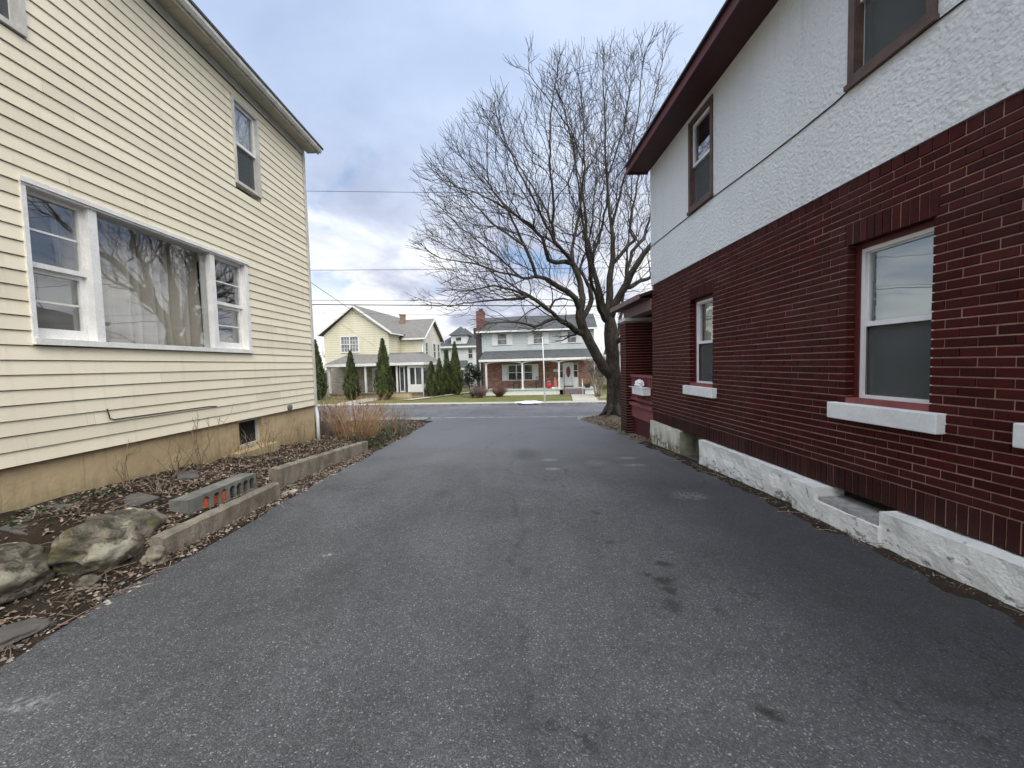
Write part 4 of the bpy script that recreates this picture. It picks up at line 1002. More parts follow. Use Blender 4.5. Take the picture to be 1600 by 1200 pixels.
# limbs: image position, depth offset in metres, thickness in pixels of the photograph
limbs = [
 [(963, 655, 0, 33), (962, 646, 0, 28), (961, 634, 0, 25), (960, 610, 0, 23), (958, 580, 0, 21.5), (957, 555, 0, 20.5), (955, 530, 0, 20), (954, 512, 0, 19), (952, 495, 0, 16), (952, 478, 0, 12), (953, 433, .1, 10), (957, 408, .2, 8), (957, 367, .2, 6.5), (952, 333, .3, 5), (950, 300, .4, 4), (946, 240, .5, 3), (945, 180, .5, 2.2), (942, 110, .6, 1.4)],
 [(957, 590, 0, 17), (945, 578, -.1, 16), (935, 560, -.2, 15.5), (922, 538, -.3, 15), (912, 515, -.4, 15), (906, 495, -.5, 14), (905, 482, -.5, 11), (899, 466, -.7, 8.5), (888, 457, -.8, 8), (870, 446, -1.0, 7), (853, 436, -1.2, 6), (838, 433, -1.3, 5), (831, 411, -1.5, 4.5), (820, 385, -1.7, 4), (806, 355, -1.8, 3), (790, 325, -2.0, 2.3), (765, 290, -2.2, 1.5)],
 [(836, 433, -1.3, 4.5), (815, 434, -1.6, 3.5), (780, 425, -2.0, 2.6), (740, 412, -2.4, 1.9), (690, 404, -2.8, 1.2)],
 [(906, 493, -.5, 12), (910, 465, -.5, 10), (907, 445, -.4, 9), (901, 425, -.4, 8.5), (895, 412, -.4, 8), (883, 409, -.6, 6.5), (868, 410, -.8, 6), (857, 406, -.9, 5.5), (853, 395, -1.0, 5), (847, 372, -1.2, 4.5), (830, 352, -1.5, 3.8), (808, 338, -1.8, 3), (780, 320, -2.1, 2.2), (740, 300, -2.4, 1.4)],
 [(893, 407, -.5, 6), (880, 392, -.8, 5), (867, 375, -1.0, 4.5), (864, 350, -1.2, 4), (866, 317, -1.4, 3.5), (858, 260, -1.6, 2.6), (860, 190, -1.8, 1.8), (868, 130, -1.9, 1.2)],
 [(895, 408, -.4, 6.5), (893, 390, -.2, 5), (899, 365, .0, 4.5), (903, 340, .1, 4), (908, 310, .2, 3.3), (913, 260, .2, 2.6), (912, 190, .3, 1.9), (905, 120, .3, 1.2)],
 [(868, 380, -1.0, 3.8), (850, 345, -1.4, 3.3), (835, 315, -1.8, 2.8), (812, 270, -2.2, 2.1), (792, 225, -2.5, 1.6), (780, 190, -2.6, 1.2)],
 [(910, 500, -.4, 9), (917, 487, -.2, 8), (925, 468, .1, 8), (922, 450, .3, 7), (914, 438, .4, 5), (905, 420, .8, 4), (915, 395, 1.0, 3.4), (925, 350, 1.4, 2.6), (930, 290, 1.7, 2)],
 [(953, 505, 0, 11), (943, 484, .3, 10), (937, 458, .4, 9), (930, 433, .5, 8), (924, 405, .5, 7.5), (920, 383, .5, 6), (915, 367, .6, 4.5), (909, 363, .6, 3.5), (900, 370, .8, 2.5), (885, 365, 1.0, 2)],
 [(924, 405, .5, 6), (931, 385, .8, 5), (935, 375, .9, 4.5), (947, 325, 1.2, 3.5), (952, 270, 1.4, 2.7), (975, 200, 1.6, 2), (985, 130, 1.7, 1.3)],
 [(918, 380, .5, 4), (915, 340, .7, 3.4), (910, 300, .9, 2.6), (895, 230, 1.1, 2), (880, 160, 1.2, 1.3)],
 [(957, 412, .2, 6), (968, 400, .4, 6), (984, 382, .6, 5.5), (992, 376, .7, 4), (985, 360, .8, 4), (987, 333, .9, 3.5), (994, 300, 1.1, 3), (1004, 240, 1.3, 2.3), (1020, 160, 1.5, 1.7), (1035, 95, 1.6, 1.2)],
 [(957, 350, .2, 4.5), (964, 325, .0, 4), (971, 300, -.2, 3.3), (985, 240, -.4, 2.5), (1000, 160, -.6, 1.7), (1005, 90, -.7, 1.2)],
 [(954, 498, 0, 13), (960, 478, -.2, 12), (970, 460, -.3, 11.5), (979, 445, -.4, 11), (986, 430, -.5, 9), (994, 415, -.6, 8.5), (1005, 397, -.7, 8), (1018, 382, -.8, 7), (1040, 362, -1.0, 5.5), (1070, 335, -1.1, 4), (1100, 290, -1.2, 2.6)],
 [(980, 440, -.4, 7), (981, 418, -.2, 5.5), (987, 393, -.1, 5), (1006, 373, .1, 4.5), (1018, 333, .3, 3.5), (1035, 270, .5, 2.6), (1060, 190, .7, 1.7)],
 [(985, 448, -.4, 7), (1000, 439, .2, 6), (1018, 432, .6, 5), (1050, 425, 1.0, 4), (1090, 405, 1.4, 2.8)],
 [(912, 522, -.4, 9), (902, 517, -.6, 8.5), (891, 510, -.8, 8), (880, 503, -1.0, 7.5), (871, 496, -1.2, 6.5), (860, 486, -1.4, 5), (848, 476, -1.6, 4.5), (828, 464, -1.9, 4), (801, 454, -2.2, 3), (770, 447, -2.5, 2.2), (735, 455, -2.7, 1.5)],
 [(870, 497, -1.2, 5), (862, 499, -1.4, 5), (854, 502, -1.5, 4.5), (845, 508, -1.6, 4), (835, 511, -1.7, 3.5), (822, 507, -1.8, 3), (808, 504, -2.0, 2.4), (783, 503, -2.2, 1.6)],
 [(858, 485, -1.4, 4), (866, 470, -1.0, 3), (880, 466, -.7, 2.2), (893, 470, -.5, 1.6)],
 [(960, 536, 0, 9), (972, 528, -.3, 8), (984, 522, -.6, 7), (1000, 520, -1.2, 6), (1030, 500, -1.6, 4), (1060, 470, -1.8, 2.5)],
 [(956, 545, .0, 9), (966, 520, 1.0, 7), (972, 480, 1.8, 5), (978, 420, 2.4, 3.6), (985, 340, 2.9, 2.4), (990, 250, 3.2, 1.5)],
 [(945, 500, 0, 8), (935, 480, -1.0, 6), (925, 440, -1.8, 4.5), (915, 380, -2.4, 3.2), (905, 300, -2.9, 2.1), (895, 220, -3.1, 1.4)],
 [(847, 372, -1.2, 4), (805, 335, -.4, 3), (760, 290, .6, 2.0), (725, 250, 1.0, 1.4)],
 [(864, 350, -1.2, 3.5), (832, 292, -.2, 2.8), (800, 240, .7, 1.9), (768, 195, 1.2, 1.3)],
 [(815, 434, -1.6, 3), (770, 395, -.6, 2.4), (720, 355, .6, 1.8), (672, 310, 1.4, 1.2)],
 [(848, 476, -1.6, 4), (792, 440, -.4, 2.6), (732, 402, 1.0, 1.8), (672, 372, 2.0, 1.2)],
 [(828, 464, -1.9, 3.5), (762, 470, -1.0, 2.4), (702, 478, .2, 1.5), (662, 470, 1.0, 1)],
 [(913, 260, .2, 2.4), (890, 200, -.4, 2), (852, 150, -.8, 1.5), (828, 118, -1, 1)],
 [(820, 385, -1.7, 3.2), (770, 350, -2.4, 2.4), (735, 312, -2.6, 1.6), (705, 285, -2.8, 1.1)],
]
P, PAR, FIX = [], [], []
for li, lm in enumerate(limbs):
    pts = [(world_at(x, y, TY + dy), wd / 2 / PXM) for x, y, dy, wd in lm]
    if li == 0: last = -1
    else: last = min(range(len(P)), key=lambda i: (P[i] - pts[0][0]).length)
    prev, pr = (P[last], min(FIX[last], pts[0][1])) if li else pts[0]
    if li == 0: P.append(prev); PAR.append(-1); FIX.append(pr); last = 0
    for (q_, rr) in pts[(1 if li == 0 else 0):]:
        n_ = max(1, round((q_ - prev).length / .16))
        for k in range(1, n_ + 1):
            f_ = k / n_; pos = prev.lerp(q_, f_)
            wv = .035 if rr > .06 else .05
            pos = pos + Vector((noise.noise(pos * 2.1) * wv, noise.noise(pos * 2.1 + Vector((9, 0, 0))) * wv, noise.noise(pos * 2.1 + Vector((0, 9, 0))) * wv)) * (1 if li or k else 0)
            P.append(pos); PAR.append(last); FIX.append(pr + (rr - pr) * f_); last = len(P) - 1
        prev, pr = q_, rr
n_limb = len(P)
# crown outline in the photograph, given depth, filled with points the twigs grow towards
poly = [(640, 395), (652, 335), (668, 300), (676, 262), (690, 225), (715, 178), (745, 165), (775, 130), (800, 160), (825, 115), (862, 95), (880, 78), (900, 66), (925, 70), (940, 40), (962, 55), (1000, 52), (1030, 60), (1046, 24), (1062, 62), (1090, 90), (1125, 140), (1160, 215), (1185, 320), (1180, 400), (1120, 450), (1040, 478), (1000, 500), (970, 470), (930, 445), (890, 500), (850, 520), (800, 515), (745, 535), (700, 515), (690, 470), (655, 440)]
def inside(x, y):
    c = False
    for i in range(len(poly)):
        (x1, y1), (x2, y2) = poly[i], poly[i - 1]
        if (y1 > y) != (y2 > y) and x < (x2 - x1) * (y - y1) / (y2 - y1) + x1: c = not c
    return c
r_ = random.Random(17); CEN = Vector((TREE.x - .4, TREE.y, 2.2))
CI = CAMR.transposed()
def in_crown(q_):
    """inside the ragged crown volume (outline of the tree given depth)"""
    c = CI @ (q_ - Vector((0, 0, CAM_H))); x, y = 800 + FPX * c.x / -c.z, 600 - FPX * c.y / -c.z
    aa_ = math.atan2(y - 470, x - 930); k = 1.13 + .09 * noise.noise((aa_ * 5, 3, 0)) + .12 * noise.noise((aa_ * 16, 9, 0))
    if not inside(930 + (x - 930) * k, 470 + (y - 470) * k): return False
    ex_, ey_ = (x - 915) / 290, (y - 300) / 285
    return abs(q_.y - TY) < 4.1 * math.sqrt(max(.05, 1 - min(1, ex_ * ex_ + ey_ * ey_)))
twigs = []                                   # finished polylines: (points, radii)
def perp(dv, a):
    s1 = dv.orthogonal().normalized(); s2 = dv.cross(s1); return s1 * math.cos(a) + s2 * math.sin(a)
LV = {1: (.18, (.20, .36), .38), 2: (.14, (.11, .22), .36), 3: (.10, None, .30)}
def grow(p, dv, L_, rad, l, over=0):
    step, gap, wob = LV[l]; n_ = max(2, round(L_ / step)); pts, rs = [p], [rad]; nxt = r_.uniform(.08, .3); run = 0; a = r_.uniform(0, 6.283); out = 0
    r1 = {1: .0065, 2: .0050, 3: .0038}[l]
    for k in range(n_):
        fo = (p - CEN).normalized()
        dv = (dv + fo * .09 + Vector((r_.gauss(0, wob * .6), r_.gauss(0, wob * .6), .025 + r_.gauss(0, wob * .5)))).normalized()
        p = p + dv * step; pts.append(p); rs.append(rad + (r1 - rad) * (k + 1) / n_); run += step
        if not in_crown(p):
            out += 1
            if out > (1 if l < 3 else 3): break
        if l < 3 and run >= nxt and k < n_ - 1:
            nxt = run + r_.uniform(*gap); a += 2.4 + r_.gauss(0, .5); sd_ = perp(dv, a)
            nd = (dv * r_.uniform(.6, 1.05) + sd_ * r_.uniform(.7, 1.15) + fo * .22).normalized()
            rest = 1 - k / n_
            if l == 1: grow(p, nd, r_.uniform(.45, 1.25) * (.45 + .55 * rest), min(.0085, rs[-1] * .7), 2)
            else: grow(p, nd, r_.uniform(.16, .50), .0050, 3)
    twigs.append((pts, rs))
    if l < 3:
        for _ in range(2): grow(p, (dv + perp(dv, r_.uniform(0, 6.283)) * .45).normalized(), r_.uniform(.3, .6) if l == 2 else r_.uniform(.5, .9), rs[-1], l + 1)
RAD = [max(f_, .006) for f_ in FIX]
kids = [[] for _ in P]
for i, p in enumerate(PAR):
    if p >= 0: kids[p].append(i)
acc_d = 0.0; ang_ = 0.0
for i in range(1, n_limb):
    seg = P[i] - P[PAR[i]]; acc_d += seg.length
    if RAD[i] > .105 or P[i].z < 2.2: continue
    if not kids[i]:
        for _ in range(3): grow(P[i], (seg.normalized() + perp(seg.normalized(), r_.uniform(0, 6.283)) * .35).normalized(), r_.uniform(.7, 1.4), RAD[i] * .9, 1)
        continue
    gap_ = .43 if RAD[i] < .05 else .55
    if acc_d < gap_ * r_.uniform(.7, 1.2): continue
    acc_d = 0.0; ang_ += 2.4 + r_.gauss(0, .4); dv = seg.normalized(); fo = (P[i] - CEN).normalized()
    L_ = r_.uniform(1.1, 3.3) * (.75 if RAD[i] < .025 else 1.0)
    grow(P[i], (dv * .9 + perp(dv, ang_) * 1.05 + fo * .45).normalized(), L_, min(RAD[i] * .5, .010 + .007 * L_), 1)
TR = thing('maple_tree', 'large bare maple tree beside the end of the driveway', 'tree', (TREE.x, TREE.y, vergez(TREE.x, TREE.y)))
o_ = Vector(TR.location); big, small = MB(), MB()
stack = [(0, None)]
while stack:
    i, frm = stack.pop()
    pts = [P[frm]] if frm is not None else []; rad = [min(RAD[frm], RAD[i] * 1.08)] if frm is not None else []
    cur = i
    while True:
        pts.append(P[cur]); rad.append(RAD[cur])
        ks = sorted(kids[cur], key=lambda k: -RAD[k])
        for k in ks[1:]: stack.append((k, cur))
        if not ks: break
        cur = ks[0]
    if len(pts) < 2: continue
    mx = max(rad); tgt = big if mx > .055 else small
    if mx > .055:
        pts2, rad2 = [], []
        for a in range(len(pts)):
            pts2.append(pts[a] - o_); rad2.append(rad[a] * (1 + .10 * noise.noise(pts[a] * 3.3)))
        tgt.tube(pts2, rad2, 14 if mx > .12 else 9, 0, .5)
    else:
        tgt.tube([p - o_ for p in pts], rad, 5 if mx > .02 else 3, 0, .5, False)
for pts, rad in twigs: small.tube([p - o_ for p in pts], rad, 3, 0, .5, False)
# root flare
for k in range(7):
    a = k * .9 + .3; dv = Vector((math.cos(a), math.sin(a), 0)); z0_ = .30
    big.tube([Vector((0, 0, .35)) + dv * .14, dv * .30 + Vector((0, 0, .12)), dv * .42 + Vector((0, 0, .0)), dv * .60 + Vector((0, 0, -.10))], [.13, .11, .06, .03], 8)
big.build('trunk', M['bark'], TR, True, False); small.build('crown', M['twig'], TR, False, False)

# ------------------------------------------------------------------ overhead wires
def wire(name, pl, pr, v, rad, sag, label):
    """pl, pr: two points of the wire on the vertical plane v of the street; it runs on past both"""
    def onv(x, y):
        dv = CAMR @ Vector(((x - 800) / FPX, -(y - 600) / FPX, -1.0)); t_ = (v + OY * CS) / (dv.x * SS + dv.y * CS)
        q_ = dv * t_; return (q_.x * CS - (q_.y - OY) * SS, q_.z + CAM_H)
    (ua, za), (ub, zb) = onv(*pl), onv(*pr); k = (zb - za) / (ub - ua)
    mb = MB(); pts = []
    for i in range(41):
        u = -55 + 110 * i / 40; z = za + k * (u - ua) + sag * ((u / 55) ** 2)
        pts.append(SW(u, v, z))
    mb.tube(pts, rad, 5); return tag(mb.build(name, M['wire'], None, True), label, 'wire', 'overhead wires along the street')
wire('power_line', (477, 299), (700, 301), 1.0, .010, .5, 'highest overhead wire crossing the sky left of the maple')
wire('power_line', (484, 423), (700, 421), 9.4, .016, .5, 'overhead wire halfway up the sky behind the lower branches')
wire('power_line', (487, 470), (900, 468), 9.4, .016, .4, 'thin overhead wire just above the thick cable')
wire('power_line', (487, 476.5), (900, 478), 9.4, .034, .4, 'thick cable of the pair above the far roofs')
wire('power_line', (487, 489), (740, 493), 9.9, .010, .3, 'faint lowest overhead wire just above the yellow roof')
def far_pt(x, y, v):
    dv = CAMR @ Vector(((x - 800) / FPX, -(y - 600) / FPX, -1.0)); t_ = (v + OY * CS) / (dv.x * SS + dv.y * CS)
    return Vector((dv.x * t_, dv.y * t_, CAM_H + dv.z * t_))
def drop(p0, p1, rad, sag, label):
    mb = MB(); pts = [p0.lerp(p1, i / 20) - Vector((0, 0, sag * 4 * (i / 20) * (1 - i / 20))) for i in range(21)]
    mb.tube(pts, rad, 5); tag(mb.build('service_wire', M['wire'], None, True), label, 'wire', 'service wires to the yellow house')
a_, b_ = far_pt(500, 448, 9.6), far_pt(607, 521, 16.4)
drop(a_ + (a_ - b_) * .6, b_, .018, .15, 'dark service wire slanting down across the yellow gable')
a_, b_ = far_pt(492, 477, 9.8), far_pt(585, 540, 16.4)
drop(a_ + (a_ - b_) * .6, b_, .008, .1, 'faint lower service wire slanting across the yellow gable')
# ------------------------------------------------------------------ houses across the street
def far_thing(name, label, cat, u0, v0, z0=None, group=None):
    z0 = Tv(v0) if z0 is None else z0
    o = thing(name, label, cat, SW(u0, v0, z0), -STA, group); o['o'] = 0; del o['o']
    return o, (u0, v0, z0)
class FH:
    """a far building: coordinates are street frame u (along), v (away), absolute z"""
    def __init__(s, name, label, cat, u0, v0, group=None, z0=None): s.root, s.c = far_thing(name, label, cat, u0, v0, z0, group)
    def mb(s): c = s.c; return MB(lambda u, v, z: (u - c[0], v - c[1], z - c[2]))
    def box(s, name, m_, u0, u1, v0, v1, z0, z1, parent=None, bevel=0):
        b = s.mb(); b.box(u0, u1, v0, v1, z0, z1); o = b.build(name, M[m_], parent or s.root)
        if bevel: q_ = o.modifiers.new('bevel', 'BEVEL'); q_.width = bevel; q_.segments = 1
        return o
    def window(s, u0, u1, v, z0, z1, fw=.07, trim='farwhite', cross=False, mid=True, mull=0, glass='far_glass', side=None, name='window'):
        """front window (faces the street) or, with side='r', one in a wall facing +u where u0,u1 are v values and v is the wall's u"""
        b = s.mb(); g = s.mb()
        def bx(q_, a0, a1, d0, d1, c0, c1):
            if side: q_.box(v + d0, v + d1, a0, a1, c0, c1)
            else: q_.box(a0, a1, v - d1, v - d0, c0, c1)
        bx(b, u0 - fw, u0, .0, .06, z0 - fw, z1 + fw); bx(b, u1, u1 + fw, .0, .06, z0 - fw, z1 + fw)
        bx(b, u0, u1, 0, .06, z1, z1 + fw); bx(b, u0, u1, 0, .08, z0 - fw, z0)
        if mid: bx(b, u0, u1, .012, .05, (z0 + z1) / 2 - .025, (z0 + z1) / 2 + .025)
        for k in range(mull):
            x = u0 + (u1 - u0) * (k + 1) / (mull + 1); bx(b, x - .045, x + .045, .012, .055, z0, z1)
        if cross:
            n_ = 3 * (mull + 1)
            for k in range(1, n_):
                x = u0 + (u1 - u0) * k / n_; bx(b, x - .012, x + .012, .012, .04, z0, z1)
            for k in (1, 3): z = z0 + (z1 - z0) * k / 4; bx(b, u0, u1, .012, .038, z - .012, z + .012)
        o = b.build(name, M[trim], s.root)
        bx(g, u0 + .001, u1 - .001, .003, .011, z0 + .001, z1 - .001); g.build('pane', M[glass], o)
        return o
def gable_u(b, u0, u1, v0, v1, ze, zr, th=.12, ov=.3):
    """roof with its ridge along u"""
    vm = (v0 + v1) / 2
    k = (zr - ze) / (vm - v0); d_ = ov * k
    for a, c in ((v0 - ov, vm), (v1 + ov, vm)):
        b.slab([(u0, a, ze - d_), (u1, a, ze - d_), (u1, c, zr), (u0, c, zr)], th)

# pale green house with the brick porch
G = FH('green_house', 'pale green two storey house with white shutters over a brick front porch', 'house', .2, 17.2)
b = G.mb(); b.box(-4.55, 4.95, 17.2, 24, 2.6, 4.46); b.prism([(17.2, 4.46), (24, 4.46), (20.6, 5.86)], 'x', -4.55, 4.95); G_w = b.build('wall', M['green_far'], G.root)
b = G.mb(); b.box(-4.5, 4.9, 17.25, 24, -1.0, 2.6); b.build('brick_wall', M['brick_red'], G.root)
b = G.mb(); gable_u(b, -4.85, 5.2, 17.2, 24, 4.55, 6.0, .1, .42); G_r = b.build('roof', M['shingle_dark'], G.root)
b = G.mb(); b.box(-4.9, 5.22, 16.60, 16.76, 4.27, 4.40); b.build('gutter', M['farwhite'], G_r)
G.box('chimney', 'chimney', -5.05, -4.40, 17.5, 18.3, 2.9, 6.25); b = G.mb(); b.box(-5.12, -4.56, 17.4, 18.3, -1.0, 2.9); b.box(-5.1, -4.6, 17.42, 18.2, 2.9, 4.2); b.build('chimney_base', M['chim_dark'], G.root)
b = G.mb(); b.box(-4.78, -4.50, 17.6, 18.0, 6.25, 6.45); b.build('chimney_pot', M['chim_dark'], G.root)
for (a, c) in ((-3.13, -2.40), (-.06, .68), (2.78, 3.46)):
    w_ = G.window(a, c, 17.2, 3.27, 4.15, .05, 'farwhite', glass='far_glass_pale')
    for s0, s1 in ((a - .52, a - .07), (c + .07, c + .52)):
        q_ = G.mb(); q_.box(s0, s1, 17.14, 17.198, 3.18, 4.2)
        for k in range(9): q_.box(s0 + .05, s1 - .05, 17.125, 17.139, 3.24 + k * .10, 3.30 + k * .10)
        q_.build('shutter', M['farwhite'], G.root)
w_ = G.window(-2.28, -.27, 17.25, .22, 1.46, .07, 'farwhite', mull=2)
for s0, s1 in ((-2.85, -2.37), (-.18, .28)):
    q_ = G.mb(); q_.box(s0, s1, 17.18, 17.249, .15, 1.53)
    for k in range(12): q_.box(s0 + .05, s1 - .05, 17.165, 17.179, .22 + k * .105, .29 + k * .105)
    q_.build('shutter', M['farwhite'], G.root)
# porch
b = G.mb(); b.slab([(-4.35, 15.0, 2.02), (4.95, 15.0, 2.02), (4.95, 17.19, 2.72), (-4.35, 17.19, 2.72)], .09); G_p = b.build('porch_roof', M['shingle_dark'], G.root)
b = G.mb(); b.box(-4.38, 4.98, 14.94, 15.02, 1.80, 1.98); b.box(-4.38, -4.30, 15.021, 17.2, 1.80, 1.98); b.build('porch_fascia', M['farwhite'], G.root)
b = G.mb(); b.box(-4.2, 4.9, 15.05, 17.24, 1.80, 1.84); b.build('porch_ceiling', M['farwhite'], G.root)
posts = [-3.84, -.89, 2.02, 4.75]
for u in posts:
    q_ = G.mb(); q_.box(u - .065, u + .065, 15.14, 15.27, -.47, 1.60); q_.box(u - .10, u + .10, 15.11, 15.30, 1.60, 1.68); q_.box(u - .1, u + .1, 15.11, 15.3, -.469, -.37); q_.build('porch_post', M['farwhite'], G.root)
b = G.mb()                                                   # arched valance boards between the posts
for u0, u1 in zip(posts, posts[1:]):
    up = [(u0 + .11, 1.799), (u1 - .11, 1.799)]; n_ = 12
    arc = [(u1 - .11 - (u1 - u0 - .22) * k / n_, 1.60 + .15 * math.sin(math.pi * k / n_) ** .6) for k in range(n_ + 1)]
    b.prism(up + arc, 'y', 15.18, 15.23)
b.build('arched_valance', M['farwhite'], G.root)
G.box('porch_floor', 'porch_green', -3.95, 4.9, 15.05, 17.24, -.54, -.47)
b = G.mb(); b.box(-3.9, 2.05, 15.12, 15.2, -1.0, -.545); b.box(4.0, 4.9, 15.12, 15.2, -1, -.545); b.build('porch_skirt', M['farwhite'], G.root)
dr = G.box('door', 'far_door', 2.44, 3.12, 17.17, 17.245, -.36, 1.50)
b = G.mb(); b.box(2.36, 2.44, 17.13, 17.245, -.36, 1.58); b.box(3.12, 3.2, 17.13, 17.245, -.36, 1.58); b.box(2.44, 3.12, 17.13, 17.245, 1.5, 1.58); b.build('door_frame', M['farwhite'], dr)
b = G.mb(); n_ = 20; b.prism([(2.78 + .17 * math.cos(2 * math.pi * k / n_), .80 + .47 * math.sin(2 * math.pi * k / n_)) for k in range(n_)], 'y', 17.15, 17.169); b.build('oval_pane', M['oval_glass'], dr)
b = G.mb(); b.box(3.03, 3.08, 17.13, 17.169, .25, .32); b.build('handle', M['iron'], dr)
for a, c in ((2.04, 2.32), (3.24, 3.55)): 
    w_ = G.window(a, c, 17.25, .35, 1.42, .05, 'farwhite', name='sidelight'); G.box('sidelight_panel', 'farwhite', a - .05, c + .05, 17.19, 17.245, -.47, .28)
b = G.mb()
for k in range(4): b.box(2.32, 3.88, 14.0 + k * .26, 15.05, -.95 + k * .125, -.83 + k * .125)
b.build('steps', M['step'], G.root)
for u, top in ((2.42, .68), (3.80, .25)):
    q_ = G.mb(); q_.tube([(u, 14.15, -.95), (u, 14.15, top - .55)], .022, 6); q_.tube([(u, 14.15, top - .55), (u, 15.05, top)], .022, 6); q_.tube([(u, 15.05, -.5), (u, 15.05, top)], .022, 6); q_.build('handrail', M['iron'] if u < 3 else M['farwhite'], G.root)
b = G.mb(); b.tube([(-4.3, 14.98, 1.85), (-4.3, 15.1, 1.6), (-4.3, 15.1, -.95)], .04, 6); b.build('downspout', M['farwhite'], G.root, True)
# things on the porch
F = FH('garden_chair', 'black wrought iron chair on the brick porch under the triple window', 'chair', -1.5, 16.1, 'iron chairs on the porch', -.465)
def iron_chair(F, u):
    b = F.mb()
    for a in (-.22, .22):
        b.tube([(u + a, 15.85, -.465), (u + a, 15.85, -.05), (u + a, 16.3, -.05), (u + a * 1.1, 16.42, .45)], .022, 5); b.tube([(u + a, 16.32, -.465), (u + a, 16.3, -.05)], .022, 5)
        b.tube([(u + a, 15.85, -.05), (u + a * 1.25, 15.9, .16), (u + a * 1.1, 16.36, .18)], .016, 5)
    b.build('frame', M['iron'], F.root)
    b = F.mb(); b.box(u - .22, u + .22, 15.85, 16.3, -.05, -.02); b.build('seat', M['iron'], F.root)
    b = F.mb()
    for k in range(6): x = u - .2 + k * .08; b.tube([(x, 16.3, -.03), (x * .6 + u * .4, 16.36, .2), (x, 16.42, .43)], .014, 4)
    b.tube([(u - .24, 16.42, .45), (u, 16.43, .5), (u + .24, 16.42, .45)], .02, 5); b.build('backrest', M['iron'], F.root)
iron_chair(F, -1.5)
F = FH('garden_chair', 'black wrought iron chair right of the middle porch post', 'chair', .35, 16.1, 'iron chairs on the porch', -.465); iron_chair(F, .35)
F = FH('red_pot', 'round bright red pot on the porch floor', 'pot', 1.17, 15.5, None, -.466)
b = F.mb(); b.tube([(1.17, 15.5, -.466), (1.17, 15.5, -.30), (1.17, 15.5, -.12), (1.17, 15.5, -.02)], [.13, .20, .20, .15], 14); b.build('pot_body', M['red'], F.root, True)
b = F.mb(); b.tube([(1.05, 15.5, -.05), (1.08, 15.5, .10), (1.17, 15.5, .15), (1.26, 15.5, .10), (1.29, 15.5, -.05)], .016, 5); b.build('handle', M['farwhite'], F.root, True)
F = FH('garden_ornament', 'coral red ornament with a pale base standing near the porch door', 'ornament', 1.70, 15.6, None, -.466)
b = F.mb(); b.tube([(1.7, 15.6, -.466), (1.7, 15.6, -.2), (1.69, 15.6, .1), (1.66, 15.6, .3), (1.70, 15.6, .42)], [.14, .16, .11, .07, .03], 10); b.tube([(1.7, 15.6, .05), (1.88, 15.58, .2)], [.05, .03], 6); b.build('ornament_body', M['coral'], F.root, True)
b = F.mb(); b.box(1.42, 1.98, 15.4, 15.75, -.466, -.36); b.build('base', M['farwhite'], F.root)
F = FH('wall_plaque', 'small white plaque on the brick left of the door', 'sign', 1.72, 17.2, None, .85)
b = F.mb(); b.box(1.50, 1.98, 17.20, 17.248, .84, .93); b.box(1.56, 1.92, 17.215, 17.247, .94, 1.04); b.build('plaque_board', M['farwhite'], F.root)
F = FH('porch_planter', 'dark planter of dead plants on the porch right of the steps', 'planter', 4.25, 15.6, None, -.466)
b = F.mb(); b.tube([(4.25, 15.6, -.466), (4.25, 15.6, -.2)], [.18, .26], 10); b.build('pot_body', M['iron'], F.root)
b = F.mb(); r_ = random.Random(4)
for k in range(40): a = r_.uniform(0, 6.28); b.tube([(4.25 + .1 * math.cos(a), 15.6 + .1 * math.sin(a), -.22), (4.25 + .35 * math.cos(a), 15.6 + .3 * math.sin(a), r_.uniform(-.05, .2))], .012, 3)
b.build('stems', M['weed'], F.root)
F = FH('flagpole', 'slim white flagpole standing at the far kerb before the brick porch', 'pole', 1.15, 8.4)
b = F.mb(); b.tube([(1.15, 8.4, -.86), (1.13, 8.4, 1.2), (1.08, 8.4, 3.15)], [.045, .038, .028], 8); b.build('pole_shaft', M['farwhite'], F.root, True)
b = F.mb(); b.tube([(1.08, 8.4, 3.15), (1.08, 8.4, 3.2)], [.05, .03], 8); b.build('finial', M['farwhite'], F.root)
bm = bmesh.new(); bmesh.ops.create_icosphere(bm, subdivisions=3, radius=1)
for v in bm.verts: n_ = 1 + .3 * noise.noise(v.co * 2); v.co = Vector((v.co.x * .85 * n_, v.co.y * .38 * n_, max(v.co.z, -.2) * .13 * n_))
me = bpy.data.meshes.new('snow_pile'); bm.to_mesh(me); bm.free(); me.materials.append(M['snow'])
o = bpy.data.objects.new('snow_pile', me); col.objects.link(o); o.location = SW(.15, 8.05, -.845); o.rotation_euler = (0, 0, -STA); tag(o, 'small white snow pile left on the far kerb', 'snow')

# yellow house on the left
Y = FH('yellow_house', 'yellow clapboard house with a street facing gable and hipped porch roof', 'house', -14.5, 16.5)
b = Y.mb(); b.box(-18.66, -12.63, 16.5, 25.5, 1.7, 4.55); b.prism([(-18.66, 4.55), (-12.63, 4.55), (-15.65, 6.93)], 'y', 16.5, 25.5); Y_w = b.build('wall', M['yellow_far'], Y.root)
b = Y.mb(); b.box(-12.629, -10.5, 19, 24.3, -.5, 4.35); b.prism([(19, 4.35), (24.3, 4.35), (21.65, 6.1)], 'x', -12.629, -10.5); b.build('side_wing', M['yellow_far'], Y.root)
b = Y.mb(); b.box(-10.499, -10.47, 19.05, 24.25, -.5, 4.3); b.prism([(19.05, 4.3), (24.25, 4.3), (21.65, 6.0)], 'x', -10.499, -10.47); b.build('wing_gable', M['ivory_far'], Y.root)
b = Y.mb(); b.box(-18.6, -12.65, 16.55, 25.5, -1.0, 1.7); b.build('stone_wall', M['stone_far'], Y.root)
b = Y.mb(); b.box(-12.63, -10.55, 18.95, 24.3, -1.1, -.5); b.build('foundation', M['tan_stone'], Y.root)
